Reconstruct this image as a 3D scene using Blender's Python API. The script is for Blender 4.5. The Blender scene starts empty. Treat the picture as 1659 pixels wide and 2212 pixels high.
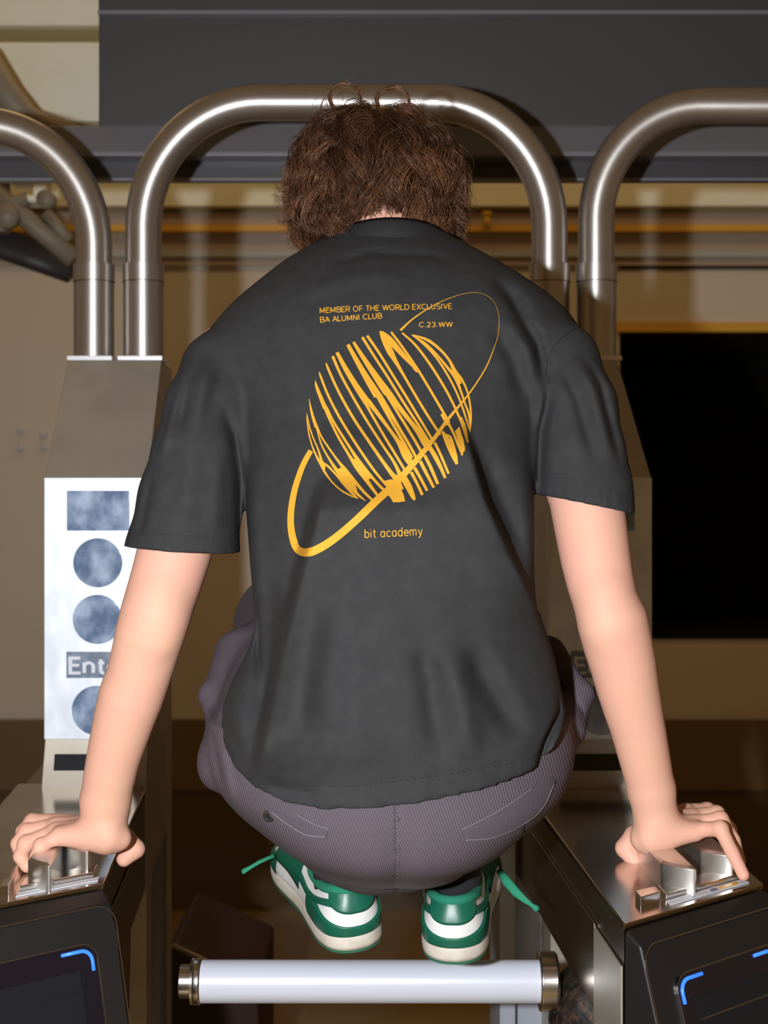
import bpy, bmesh, math, random
import numpy as np
from mathutils import Vector, Matrix
from mathutils.bvhtree import BVHTree
random.seed(7); np.random.seed(7)
SC = bpy.context.scene
COL = SC.collection

# ------------------------------------------------------------------ camera, world, lights, exposure
F, HX, HY, CH = 3000.0, 829.5, 1037.0, 1.42      # focal length in px of a 1659x2212 frame, horizon row, eye height
cd = bpy.data.cameras.new('camera'); cam = bpy.data.objects.new('camera', cd); COL.objects.link(cam)
cam.location = (0, 0, CH); cam.rotation_euler = (math.radians(90), 0, 0)
cd.sensor_width = 36; cd.sensor_fit = 'AUTO'; cd.lens = F/2212*36
cd.shift_y = (HY-1106)/2212
cd.clip_start = 0.05
cd.dof.use_dof = True; cd.dof.focus_distance = 1.5; cd.dof.aperture_fstop = 7.0
SC.camera = cam
w = bpy.data.worlds.new('world'); SC.world = w; w.use_nodes = True
bg = w.node_tree.nodes['Background']
bg.inputs[0].default_value = (1.0, .57, .22, 1); bg.inputs[1].default_value = .125
def lamp(name, kind, loc, energy, color, **k):
    l = bpy.data.lights.new(name, kind); l.energy = energy; l.color = color
    for a, b in k.items(): setattr(l, a, b)
    o = bpy.data.objects.new(name, l); COL.objects.link(o); o.location = loc
    return o
lamp('flash', 'POINT', (-.25, -.02, CH+.025), 155, (.93, .96, 1.0), shadow_soft_size=.022)
o = lamp('ceiling_lamp_glow', 'AREA', (.3, 3.4, 3.3), 10, (1, .66, .30), shape='RECTANGLE', size=3.5, size_y=.3)
SC.view_settings.view_transform = 'Standard'; SC.view_settings.look = 'None'
SC.view_settings.gamma = 1; SC.view_settings.use_curve_mapping = False
SC.view_settings.exposure = 0.0

def P(px, py, d):
    return Vector(((px-HX)*d/F, d, CH-(py-HY)*d/F))
YAW = math.radians(3.84)
def Lp(lx, ly, z):                                   # turnstile row frame -> world
    return Vector((lx-.067*ly, ly, z))

# ------------------------------------------------------------------ helpers: materials
def mat(name, color, rough=.5, metal=0.0, bump=None, var=None, spec=None, emit=None, coat=0, sss=0, aniso=0):
    m = bpy.data.materials.new(name); m.use_nodes = True
    nt = m.node_tree; N = nt.nodes; L = nt.links; b = N['Principled BSDF']
    b.inputs['Base Color'].default_value = (*color, 1); b.inputs['Roughness'].default_value = rough
    b.inputs['Metallic'].default_value = metal
    if spec is not None: b.inputs['Specular IOR Level'].default_value = spec
    if coat: b.inputs['Coat Weight'].default_value = coat; b.inputs['Coat Roughness'].default_value = .15
    if aniso:
        b.inputs['Anisotropic'].default_value = aniso; b.inputs['Anisotropic Rotation'].default_value = .25; tg = N.new('ShaderNodeTangent'); tg.direction_type = 'UV_MAP'; tg.uv_map = 'UVMap'; L.new(tg.outputs[0], b.inputs['Tangent'])
    if sss:
        b.inputs['Subsurface Weight'].default_value = sss; b.inputs['Subsurface Radius'].default_value = (1, .35, .2); b.inputs['Subsurface Scale'].default_value = .008
    if emit: b.inputs['Emission Color'].default_value = (*emit[0], 1); b.inputs['Emission Strength'].default_value = emit[1]
    tc = N.new('ShaderNodeTexCoord')
    def noise(scale, stretch=(1, 1, 1), detail=4):
        mp = N.new('ShaderNodeMapping'); mp.inputs['Scale'].default_value = stretch
        L.new(tc.outputs['Object'], mp.inputs[0])
        n = N.new('ShaderNodeTexNoise'); n.inputs['Scale'].default_value = scale; n.inputs['Detail'].default_value = detail
        L.new(mp.outputs[0], n.inputs[0]); return n
    if var:   # (color2, scale, stretch, lo, hi)
        n = noise(var[1], var[2]); r = N.new('ShaderNodeValToRGB')
        r.color_ramp.elements[0].position = var[3]; r.color_ramp.elements[1].position = var[4]
        r.color_ramp.elements[0].color = (*color, 1); r.color_ramp.elements[1].color = (*var[0], 1)
        L.new(n.outputs[0], r.inputs[0]); L.new(r.outputs[0], b.inputs['Base Color'])
    if bump:  # (scale, strength, stretch, distance)
        n = noise(bump[0], bump[2]); bp = N.new('ShaderNodeBump'); bp.inputs['Strength'].default_value = bump[1]
        bp.inputs['Distance'].default_value = bump[3]
        L.new(n.outputs[0], bp.inputs['Height']); L.new(bp.outputs[0], b.inputs['Normal'])
    return m
M = {}
M['tube'] = mat('brushed_tube_steel', (.56, .52, .49), .42, .93, aniso=.6, bump=(260, .12, (1, 1, 1), .0004), var=((.60, .57, .54), 30, (1, 1, 1), .3, .7))
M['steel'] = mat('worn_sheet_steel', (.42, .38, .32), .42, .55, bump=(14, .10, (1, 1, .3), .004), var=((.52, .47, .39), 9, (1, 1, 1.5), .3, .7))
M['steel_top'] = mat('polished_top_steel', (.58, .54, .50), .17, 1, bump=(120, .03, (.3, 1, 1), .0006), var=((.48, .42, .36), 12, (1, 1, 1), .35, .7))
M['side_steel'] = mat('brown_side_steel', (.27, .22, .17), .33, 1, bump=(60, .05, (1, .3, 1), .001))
M['panel'] = mat('scratched_light_panel', (.66, .71, .78), .45, .35, bump=(45, .25, (1, 1, .35), .001), var=((.80, .84, .90), 30, (1, 1, .5), .4, .62), spec=.8)
M['flange'] = mat('bright_flange', (.85, .85, .88), .3, .3)
M['lens'] = mat('blue_lens_painted_reflection', (.12, .18, .30), .12, 0, bump=(22, .5, (1, 1, 1), .004), var=((.42, .52, .68), 34, (1, 1, .8), .38, .66), coat=.6)  # blue-grey blotches put marbled reflections into the lens colour
M['sign'] = mat('grey_sign_plate', (.13, .17, .24), .4, 0, var=((.28, .34, .42), 60, (1, 1, 1), .4, .7))
M['sign_letter'] = mat('pale_sign_lettering', (.68, .70, .76), .5)
M['slot'] = mat('black_slot', (.006, .007, .012), .35)
M['knob'] = mat('cast_polished_metal', (.74, .72, .69), .36, 1, bump=(90, .10, (1, 1, 1), .0008))
M['edge_steel'] = mat('bright_edge_steel', (.80, .77, .73), .2, 1)
M['black'] = mat('black_satin_plastic', (.010, .009, .009), .42, bump=(600, .1, (1, 1, 1), .0003))
M['black2'] = mat('dark_grey_moulding', (.014, .013, .013), .35)
M['glass'] = mat('black_screen_glass', (.006, .006, .012), .08, 0, coat=1)
M['screen'] = mat('dim_screen', (.010, .011, .015), .3)
M['chrome'] = mat('thin_chrome_trim', (.55, .55, .58), .18, 1)
M['led'] = mat('blue_led', (.02, .1, .6), .3, emit=((.03, .16, 1.0), 1.6))
M['arm'] = mat('white_sleeve_tube', (.60, .62, .70), .32, .0, spec=.7, bump=(300, .05, (1, 1, 1), .0004))
M['ring'] = mat('turned_ring_metal', (.62, .60, .58), .22, 1)
M['rust'] = mat('rusty_cast_iron', (.012, .009, .007), .6, .3, bump=(70, .9, (1, 1, 1), .004), var=((.11, .05, .03), 90, (1, 1, 1), .45, .75))
M['inner'] = mat('pale_inner_panel', (.42, .46, .54), .4, .2)
M['red'] = mat('dark_red_box', (.025, .004, .003), .6)
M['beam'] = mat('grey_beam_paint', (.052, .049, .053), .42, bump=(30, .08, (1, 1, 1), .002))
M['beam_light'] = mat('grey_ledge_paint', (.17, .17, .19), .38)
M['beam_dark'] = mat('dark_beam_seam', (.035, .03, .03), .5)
M['wall'] = mat('tan_wall_panel', (.60, .52, .41), .30, 0, bump=(3, .15, (1, 1, 1), .01), var=((.68, .61, .50), 1.5, (1, 1, .4), .3, .7))
M['wall2'] = mat('umber_skirting', (.17, .11, .05), .35)
M['wall3'] = mat('olive_brown_plinth', (.10, .065, .02), .4)
M['cream'] = mat('cream_enamel_panel', (.90, .86, .62), .4, bump=(6, .3, (1, 1, 1), .01), var=((.93, .92, .80), 5, (1, 1, 1), .35, .7))
M['olive'] = mat('olive_groove', (.30, .24, .10), .5)
M['brownband'] = mat('brown_grey_band', (.42, .34, .27), .35)
M['greyband'] = mat('pale_grey_band', (.42, .44, .42), .3)
M['yellow'] = mat('ochre_rail_paint', (.72, .40, .05), .4)
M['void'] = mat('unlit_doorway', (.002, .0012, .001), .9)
M['floor'] = mat('brown_floor_tile', (.24, .15, .055), .28, 0, bump=(8, .1, (1, 1, 1), .004), var=((.30, .19, .08), 2.0, (1, 1, 1), .35, .7))
M['clutter'] = mat('dusty_bracket_metal', (.26, .22, .16), .6, .2, bump=(30, .3, (1, 1, 1), .003))
M['skin'] = mat('skin', (.74, .42, .295), .58, 0, spec=.28, bump=(500, .10, (1, 1, 1), .0004), var=((.77, .39, .30), 14, (1, 1, 1), .35, .75), sss=.12)
M['nail'] = mat('fingernail', (.80, .50, .42), .3)
M['shirt'] = mat('charcoal_cotton', (.029, .029, .030), .85, 0, bump=(900, .35, (1, 1, 1), .0004), var=((.036, .036, .037), 60, (1, 1, 1), .3, .7), spec=.22)
M['rib'] = mat('black_rib_knit', (.016, .016, .017), .75, bump=(700, .4, (1, 1, .2), .0005), spec=.3)
M['print'] = mat('amber_print_ink', (.68, .34, .03), .7, bump=(900, .2, (1, 1, 1), .0003), spec=.2)
M['stitch'] = mat('grey_stitching', (.20, .18, .20), .8)
M['dstitch'] = mat('black_stitching', (.008, .008, .009), .8)
M['button'] = mat('black_button', (.012, .012, .013), .25)
M['sock'] = mat('black_sock', (.010, .009, .013), .9, bump=(300, .4, (1, 1, 1), .001))
M['green'] = mat('dark_green_leather', (.006, .105, .062), .38, bump=(400, .12, (1, 1, 1), .0005))
M['lining'] = mat('green_terry_lining', (.010, .20, .115), .85, bump=(600, .8, (1, 1, 1), .0015))
M['lace'] = mat('green_lace', (.02, .26, .14), .8, bump=(700, .6, (1, 1, 1), .001))
M['white'] = mat('white_leather', (.74, .73, .71), .45, bump=(250, .1, (1, 1, 1), .0005))
M['sole'] = mat('offwhite_rubber', (.60, .55, .47), .6, bump=(120, .25, (1, 1, 1), .0008), var=((.42, .36, .29), 40, (1, 1, 1), .5, .8))
M['outsole'] = mat('green_outsole', (.02, .12, .07), .6)
M['eye'] = mat('eye_white', (.8, .78, .75), .2)
def corduroy():
    m = bpy.data.materials.new('plum_grey_corduroy'); m.use_nodes = True
    nt = m.node_tree; N = nt.nodes; L = nt.links; b = N['Principled BSDF']; b.inputs['Roughness'].default_value = .85
    b.inputs['Specular IOR Level'].default_value = .2
    at = N.new('ShaderNodeAttribute'); at.attribute_name = 'wale'
    ma = N.new('ShaderNodeMath'); ma.operation = 'SINE'; L.new(at.outputs['Fac'], ma.inputs[0])
    mr = N.new('ShaderNodeMapRange'); mr.inputs[1].default_value = -1; L.new(ma.outputs[0], mr.inputs[0])
    r = N.new('ShaderNodeValToRGB'); r.color_ramp.elements[0].color = (.070, .055, .066, 1); r.color_ramp.elements[1].color = (.135, .110, .128, 1)
    L.new(mr.outputs[0], r.inputs[0]); L.new(r.outputs[0], b.inputs['Base Color'])
    bp = N.new('ShaderNodeBump'); bp.inputs['Strength'].default_value = .5; bp.inputs['Distance'].default_value = .0008
    L.new(mr.outputs[0], bp.inputs['Height']); L.new(bp.outputs[0], b.inputs['Normal'])
    return m
M['cord'] = corduroy()
def hairmat():
    m = mat('brown_hair', (.05, .02, .01), .36, 0, spec=.8)
    nt = m.node_tree; N = nt.nodes; L = nt.links; b = N['Principled BSDF']
    b.inputs['Specular Tint'].default_value = (1, .62, .45, 1)
    at = N.new('ShaderNodeAttribute'); at.attribute_name = 'tone'; r = N.new('ShaderNodeValToRGB')
    r.color_ramp.elements[0].color = (.016, .006, .003, 1); r.color_ramp.elements[1].color = (.34, .15, .075, 1)
    L.new(at.outputs['Fac'], r.inputs[0]); L.new(r.outputs[0], b.inputs['Base Color'])
    return m
M['hair'] = hairmat()

# ------------------------------------------------------------------ helpers: objects
def thing(name, label, cat, loc=(0, 0, 0), group=None):
    o = bpy.data.objects.new(name, None); COL.objects.link(o); o.location = loc
    o['label'] = label; o['category'] = cat
    if group: o['group'] = group
    return o
def link(name, me, m, parent=None, smooth=False, label=None, kind=None):
    o = bpy.data.objects.new(name, me); COL.objects.link(o)
    if m is not None: me.materials.append(M[m] if isinstance(m, str) else m)
    if smooth: me.shade_smooth()
    if parent is not None:
        o.parent = parent
        o.location = -Vector(parent['org'] if 'org' in parent else parent.location) if parent.type == 'EMPTY' else (0, 0, 0)
    if label: o['label'] = label
    if kind: o['kind'] = kind
    return o
def obj(name, bm, m, parent=None, smooth=False, bevel=0, label=None, kind=None):
    bmesh.ops.recalc_face_normals(bm, faces=bm.faces)
    me = bpy.data.meshes.new(name); bm.to_mesh(me); bm.free()
    o = link(name, me, m, parent, smooth, label, kind)
    if bevel:
        b = o.modifiers.new('bevel', 'BEVEL'); b.width = bevel; b.segments = 3; b.limit_method = 'ANGLE'; b.angle_limit = .6
        me.shade_smooth()
        try: o.modifiers.new('wn', 'WEIGHTED_NORMAL').keep_sharp = True
        except Exception: pass
    return o
def frombuf(name, V, Fc, m, parent=None, smooth=True, label=None, kind=None):
    me = bpy.data.meshes.new(name); V = np.asarray(V, np.float32); Fc = np.asarray(Fc, np.int32); k = Fc.shape[1]
    me.vertices.add(len(V)); me.vertices.foreach_set('co', V.ravel())
    me.loops.add(Fc.size); me.loops.foreach_set('vertex_index', Fc.ravel())
    me.polygons.add(len(Fc)); me.polygons.foreach_set('loop_start', np.arange(0, Fc.size, k, dtype=np.int32))
    me.update(calc_edges=True); me.validate()
    return link(name, me, m, parent, smooth, label, kind)
def box(bm, x0, x1, y0, y1, z0, z1, T=None):
    vs = [bm.verts.new(Vector((x, y, z)) if T is None else T(x, y, z)) for x in (x0, x1) for y in (y0, y1) for z in (z0, z1)]
    for f in ((0, 1, 3, 2), (4, 6, 7, 5), (0, 4, 5, 1), (2, 3, 7, 6), (0, 2, 6, 4), (1, 5, 7, 3)): bm.faces.new([vs[i] for i in f])
def prism(bm, pts, off):                              # closed polygon of 3D points extruded by a vector
    a = [bm.verts.new(p) for p in pts]; b = [bm.verts.new(Vector(p)+Vector(off)) for p in pts]
    bm.faces.new(a); bm.faces.new(b[::-1]); n = len(a)
    for i in range(n): bm.faces.new((a[i], b[i], b[(i+1) % n], a[(i+1) % n]))
def tube(bm, pts, r, seg=16, cap=True, flat=1.0):
    pts = [Vector(p) for p in pts]; n = len(pts)
    rr = r if isinstance(r, (list, tuple)) else [r]*n
    rings = []; up = None
    for i, p in enumerate(pts):
        t = (pts[min(i+1, n-1)]-pts[max(i-1, 0)]).normalized()
        if up is None: up = t.orthogonal().normalized()
        up = (up-t*up.dot(t)).normalized(); s = t.cross(up)
        rings.append([bm.verts.new(p+(up*math.cos(a)+s*math.sin(a)*flat)*rr[i]) for a in [2*math.pi*k/seg for k in range(seg)]])
    for i in range(n-1):
        for k in range(seg): bm.faces.new((rings[i][k], rings[i][(k+1) % seg], rings[i+1][(k+1) % seg], rings[i+1][k]))
    if cap: bm.faces.new(rings[0][::-1]); bm.faces.new(rings[-1])
def disc(bm, c, r, n, t, seg=40):                     # short cylinder, axis n, thickness t
    n = Vector(n).normalized(); tube(bm, [Vector(c), Vector(c)+n*t], r, seg)
def catmull(pts, k=4):
    pts = [np.array(p, float) for p in pts]; P4 = [2*pts[0]-pts[1]]+pts+[2*pts[-1]-pts[-2]]; out = []
    for i in range(1, len(P4)-2):
        for j in range(k):
            t = j/k; a, b, c, d = P4[i-1:i+3]
            out.append(.5*((2*b)+(c-a)*t+(2*a-5*b+4*c-d)*t*t+(3*b-a-3*c+d)*t**3))
    out.append(pts[-1]); return out
def struct(name, bm, m):
    o = obj(name, bm, m); o['kind'] = 'structure'; return o

# ------------------------------------------------------------------ implicit surfaces (numpy + surface nets)
class Field:
    def __init__(s, lo, hi, h):
        s.lo = np.array(lo, float); s.h = h; s.n = np.ceil((np.array(hi)-s.lo)/h).astype(int)+1
        s.a = np.ones(s.n, np.float32)
    def sub(s, lo, hi):
        i0 = np.clip(np.floor((np.array(lo)-s.lo)/s.h).astype(int), 0, s.n-1); i1 = np.clip(np.ceil((np.array(hi)-s.lo)/s.h).astype(int)+1, 1, s.n)
        g = [(s.lo[k]+s.h*np.arange(i0[k], i1[k])).astype(np.float32) for k in range(3)]
        return tuple(slice(i0[k], i1[k]) for k in range(3)), g[0][:, None, None], g[1][None, :, None], g[2][None, None, :]
    def put(s, sl, d, k, mode='u'):
        a = s.a[sl]
        if mode == 'u':
            if k > 0: hh = np.maximum(k-np.abs(a-d), 0)/k; s.a[sl] = np.minimum(a, d)-hh*hh*k*.25
            else: s.a[sl] = np.minimum(a, d)
        else: s.a[sl] = np.maximum(a, -d)
    def cone(s, p, q, r1, r2, k=.01, sc=None, mode='u'):
        p = np.array(p, float); q = np.array(q, float); m = max(r1, r2)+k+3*s.h
        sl, X, Y, Z = s.sub(np.minimum(p, q)-m, np.maximum(p, q)+m)
        v = q-p; L2 = max(float(v@v), 1e-12)
        t = np.clip(((X-p[0])*v[0]+(Y-p[1])*v[1]+(Z-p[2])*v[2])/L2, 0, 1)
        d = np.sqrt((X-p[0]-t*v[0])**2+(Y-p[1]-t*v[1])**2+(Z-p[2]-t*v[2])**2)-(r1+(r2-r1)*t)
        s.put(sl, d.astype(np.float32), k, mode)
    def ell(s, c, r, k=.01, R=None, mode='u'):
        c = np.array(c, float); r = np.array(r, float); m = r.max()+k+3*s.h
        sl, X, Y, Z = s.sub(c-m, c+m); x, y, z = X-c[0], Y-c[1], Z-c[2]
        if R is not None:
            R = np.array(R)       # rows are local axes
            x, y, z = (R[0, 0]*x+R[0, 1]*y+R[0, 2]*z, R[1, 0]*x+R[1, 1]*y+R[1, 2]*z, R[2, 0]*x+R[2, 1]*y+R[2, 2]*z)
        k0 = np.sqrt((x/r[0])**2+(y/r[1])**2+(z/r[2])**2); k1 = np.sqrt((x/r[0]**2)**2+(y/r[1]**2)**2+(z/r[2]**2)**2)+1e-6
        s.put(sl, (k0*(k0-1)/k1).astype(np.float32), k, mode)
    def chain(s, pts, k=.01, joint=.006):
        for (p, r1), (q, r2) in zip(pts, pts[1:]): s.cone(p, q, r1, r2, k)
    def mesh(s, smooth=1):
        a = s.a; ins = a < 0
        c = np.zeros(tuple(s.n-1), np.int8)
        for i in (0, 1):
            for j in (0, 1):
                for k in (0, 1): c += ins[i:s.n[0]-1+i, j:s.n[1]-1+j, k:s.n[2]-1+k]
        cell = np.argwhere((c > 0) & (c < 8)); idx = -np.ones(c.shape, np.int32); idx[tuple(cell.T)] = np.arange(len(cell))
        acc = np.zeros((len(cell), 3)); cnt = np.zeros(len(cell))
        cor = [(i, j, k) for i in (0, 1) for j in (0, 1) for k in (0, 1)]
        val = {q: a[cell[:, 0]+q[0], cell[:, 1]+q[1], cell[:, 2]+q[2]].astype(float) for q in cor}
        for q in cor:
            for ax in range(3):
                if q[ax]: continue
                q2 = list(q); q2[ax] = 1; q2 = tuple(q2); v0, v1 = val[q], val[q2]; m = (v0 < 0) != (v1 < 0)
                t = np.where(m, v0/np.where(m, v0-v1, 1), 0)
                pt = np.tile(np.array(q, float), (len(cell), 1)); pt[:, ax] += t; acc += pt*m[:, None]; cnt += m
        V = s.lo+s.h*(cell+acc/cnt[:, None])
        faces = []
        for ax in range(3):
            u, v = (ax+1) % 3, (ax+2) % 3
            s0 = [slice(None)]*3; s1 = [slice(None)]*3; s0[ax] = slice(0, -1); s1[ax] = slice(1, None)
            A = ins[tuple(s0)]; B = ins[tuple(s1)]; e = np.argwhere(A != B); e = e[(e[:, u] > 0) & (e[:, v] > 0) & (e[:, u] < s.n[u]-1) & (e[:, v] < s.n[v]-1)]
            fl = A[tuple(e.T)]
            def ix(du, dv):
                g = e.copy(); g[:, u] -= du; g[:, v] -= dv; return idx[tuple(g.T)]
            Q = np.stack([ix(1, 1), ix(0, 1), ix(0, 0), ix(1, 0)], 1); Q[~fl] = Q[~fl][:, ::-1]; faces.append(Q)
        Fq = np.concatenate(faces); Fq = Fq[(Fq >= 0).all(1)]
        E = np.concatenate([Fq[:, [0, 1]], Fq[:, [1, 2]], Fq[:, [2, 3]], Fq[:, [3, 0]]])
        deg = np.bincount(E[:, 0], minlength=len(V))+np.bincount(E[:, 1], minlength=len(V))
        for it in range(smooth):
            S = np.zeros_like(V)
            for k in range(3):
                S[:, k] = np.bincount(E[:, 0], V[E[:, 1], k], len(V))+np.bincount(E[:, 1], V[E[:, 0], k], len(V))
            lam = .5 if it % 2 == 0 else -.52
            V = V+lam*(S/np.maximum(deg, 1)[:, None]-V)
        return V, Fq
def keepbig(V, Fq):                                   # keep the largest connected component
    n = len(V); lab = np.arange(n)
    for _ in range(400):
        m = lab[Fq].min(1); new = lab.copy()
        for k in range(4): np.minimum.at(new, Fq[:, k], m)
        new = new[new]
        if (new == lab).all(): break
        lab = new
    u, c = np.unique(lab, return_counts=True); big = u[c.argmax()]; keep = lab == big
    mp = np.cumsum(keep)-1; Fk = Fq[keep[Fq[:, 0]]]
    return V[keep], mp[Fk]
def w2p(V):                                          # world -> frame pixels
    return HX+V[:, 0]*F/V[:, 1], HY-(V[:, 2]-CH)*F/V[:, 1]

# ------------------------------------------------------------------ SETTING
bm = bmesh.new(); box(bm, -6, 6, -1.5, 8, -.1, 0); struct('floor', bm, 'floor')
WD = 4.6
def wy(py, d=WD): return CH-(py-HY)*d/F
def wx(px, d=WD): return (px-HX)*d/F
dx0, dz0, dz1 = wx(1338), wy(1390), wy(711)
bm = bmesh.new()
box(bm, -6, dx0, WD, WD+.12, wy(1553), wy(575)); box(bm, dx0, 6, WD, WD+.12, dz1, wy(582))
box(bm, dx0, 6, WD, WD+.12, wy(1553), dz0); struct('wall_back', bm, 'wall')
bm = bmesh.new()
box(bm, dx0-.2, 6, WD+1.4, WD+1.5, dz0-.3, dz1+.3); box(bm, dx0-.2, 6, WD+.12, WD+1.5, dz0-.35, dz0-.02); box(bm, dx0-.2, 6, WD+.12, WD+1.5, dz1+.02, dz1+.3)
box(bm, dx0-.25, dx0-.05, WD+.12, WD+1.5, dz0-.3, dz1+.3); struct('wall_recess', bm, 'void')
bm = bmesh.new(); box(bm, dx0-.01, 6, WD-.015, WD+.02, dz1-.01, dz1+.022); struct('trim_1', bm, 'yellow')
bm = bmesh.new(); box(bm, -6, 6, WD-.03, WD+.1, wy(1702), wy(1553)); struct('baseboard_back', bm, 'wall2')
bm = bmesh.new(); box(bm, -6, 6, WD-.02, WD+.1, 0, wy(1702)); struct('trim_2', bm, 'wall3')
bands = [(575, 558, 'brownband', -.02), (558, 545, 'greyband', -.035), (545, 505, 'brownband', -.01), (505, 491, 'yellow', -.05),
         (491, 462, 'brownband', -.02), (462, 452, 'olive', .0), (452, 402, 'cream', -.06), (402, 392, 'olive', -.03), (392, 300, 'brownband', 0)]
for i, (a, b, m_, off) in enumerate(bands):
    bm = bmesh.new(); box(bm, -6, 6, WD+off, WD+.12, wy(a), wy(b)); struct('trim_%d' % (i+3), bm, m_)
bm = bmesh.new(); box(bm, -6, 6, WD, WD+.12, wy(300), wy(-700)); struct('wall_upper', bm, 'olive')
# cream enamel wall blocks top left
pw = thing('enamel_wall_block', 'cream enamelled block wall at the top left beside the dark overhead beam', 'wall cladding', (-1.9, 3.4, 0))
def bpx(bm, x0, x1, y0, y1, d, t): box(bm, wx(x0, d), wx(x1, d), d, d+t, wy(y1, d), wy(y0, d))
for (a, b) in ((-300, 55), (90, 262)):
    bm = bmesh.new(); bpx(bm, -700, 330, a, b, 3.4, .1); obj('enamel_panel', bm, 'cream', pw, bevel=.006)
bm = bmesh.new(); bpx(bm, -700, 330, 50, 95, 3.43, .08); obj('joint', bm, 'olive', pw)
bm = bmesh.new(); bpx(bm, -700, 330, 255, 300, 3.43, .08); obj('lower_edge', bm, 'olive', pw)
bm = bmesh.new(); tube(bm, [P(-160, 60, 3.2), P(-30, 130, 3.2), P(10, 200, 3.2), P(60, 262, 3.2), P(160, 300, 3.25)], .035, 12); obj('stay_rod', bm, 'clutter', pw, True)
# overhead beam
BD = 2.55
bt = thing('overhead_beam', 'dark grey painted steel beam crossing above the curved rails', 'beam', P(900, 340, BD))
def pxbox(bm, x0, x1, y0, y1, d0, d1):
    box(bm, wx(x0, d0), wx(x1, d0), d0, d1, wy(y1, d0), wy(y0, d0))
bm = bmesh.new(); pxbox(bm, 213, 2600, 30, 275, BD, BD+.30); obj('web_panel', bm, 'beam', bt, bevel=.003)
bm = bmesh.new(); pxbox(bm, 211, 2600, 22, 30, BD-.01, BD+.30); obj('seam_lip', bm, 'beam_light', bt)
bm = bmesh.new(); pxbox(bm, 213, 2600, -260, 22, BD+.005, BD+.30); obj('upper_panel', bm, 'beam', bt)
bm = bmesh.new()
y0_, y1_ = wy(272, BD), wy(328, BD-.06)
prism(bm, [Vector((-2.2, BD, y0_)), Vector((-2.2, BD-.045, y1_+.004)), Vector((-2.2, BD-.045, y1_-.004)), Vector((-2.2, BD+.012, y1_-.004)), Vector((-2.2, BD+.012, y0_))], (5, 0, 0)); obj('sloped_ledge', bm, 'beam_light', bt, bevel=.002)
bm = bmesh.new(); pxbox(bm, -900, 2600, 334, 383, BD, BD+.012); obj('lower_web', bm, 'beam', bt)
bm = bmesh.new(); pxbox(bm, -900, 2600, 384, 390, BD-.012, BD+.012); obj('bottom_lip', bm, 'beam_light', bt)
# folding bracket mechanism on the left
mt = thing('bracket_mechanism', 'dusty metal bracket with diagonal strut behind the leftmost curved rail', 'bracket', P(70, 450, 3.4))
def pxo(name, x0, x1, y0, y1, d, t, m): bm = bmesh.new(); pxbox(bm, x0, x1, y0, y1, d, d+t); return obj(name, bm, m, mt, bevel=.006)
pxo('back_plate', -320, 118, 342, 372, 3.5, .05, 'olive')
pxo('lug', 22, 62, 345, 398, 3.42, .06, 'cream'); pxo('lug', 70, 98, 352, 428, 3.40, .07, 'cream'); pxo('lug', 46, 100, 420, 436, 3.38, .08, 'cream')
pxo('lug', -60, 12, 360, 500, 3.42, .05, 'clutter')
for a, b, r in (((-30, 400), (160, 560), .024), ((-60, 470), (60, 430), .018), ((100, 460), (150, 520), .016)):
    bm = bmesh.new(); tube(bm, [P(*a, 3.38), P(*b, 3.38)], r, 10); obj('strut', bm, 'clutter', mt, True)
bm = bmesh.new(); disc(bm, P(104, 434, 3.36), .022, (0, -1, 0), .03); obj('pivot_bolt', bm, 'clutter', mt, True)
bm = bmesh.new(); disc(bm, P(18, 470, 3.36), .03, (0, -1, 0), .03); obj('pivot_bolt', bm, 'clutter', mt, True)
bm = bmesh.new(); tube(bm, [P(-250, 480, 3.5), P(-60, 505, 3.5), P(60, 545, 3.5), P(160, 580, 3.5)], .05, 12, flat=.6); obj('dark_pan', bm, 'beam_dark', mt, True)  # dark flattened tube along the lower side of the bracket
# stud on the ochre rail
st = thing('rail_stud', 'small ochre stud on the ochre rail right of the head', 'stud', P(1052, 490, WD-.06))
bm = bmesh.new(); tube(bm, [P(1052, 492, WD-.07), P(1052, 462, WD-.07)], .011, 10); obj('post', bm, 'yellow', st, True)
bm = bmesh.new(); tube(bm, [P(1052, 466, WD-.07), P(1052, 458, WD-.07)], .016, 10); obj('cap', bm, 'yellow', st, True)
# white discs standing in for highlights on the wall, left
for (x, y) in ((46, 930), (46, 968), (95, 940), (95, 968)):
    pt = P(x, y, WD); bm = bmesh.new(); disc(bm, pt, .011, (0, -1, 0), .02, 16)
    q = obj('wall_glint', bm, 'arm', None, True)
    q['label'] = {(46, 930): 'upper left of four white discs standing in for highlights on the tan wall', (46, 968): 'lower left of four white discs standing in for highlights on the tan wall', (95, 940): 'upper right of four white discs standing in for highlights near the turnstile', (95, 968): 'lower right of four white discs standing in for highlights near the turnstile'}[(x, y)]
    q['category'] = 'pin'; q['group'] = 'white highlight discs on the tan wall'
# dark red peaked box far left floor
rb = thing('red_box', 'dark red box with a peaked steel lid on the floor behind the white bar', 'box', P(400, 2212, 2.9))
def rbx(px, py, d): return P(px, py, d)
bm = bmesh.new(); a = rbx(372, 2048, 2.6); 
z0 = 0.0
pts = [Vector((wx(290, 2.6), 2.6, z0)), Vector((wx(560, 2.6), 2.6, z0)), Vector((wx(560, 2.6), 2.6, wy(2130, 2.6))), Vector((wx(375, 2.6), 2.6, wy(2045, 2.6))), Vector((wx(335, 2.6), 2.6, wy(2110, 2.6)))]
prism(bm, pts, (0, .35, 0)); obj('body', bm, 'red', rb, bevel=.006)
bm = bmesh.new(); tube(bm, [pts[4]+Vector((0, -.004, 0)), pts[3]+Vector((0, -.004, .003)), pts[2]+Vector((0, -.004, 0))], .006, 8); obj('lid_edge', bm, 'side_steel', rb, True)

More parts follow.
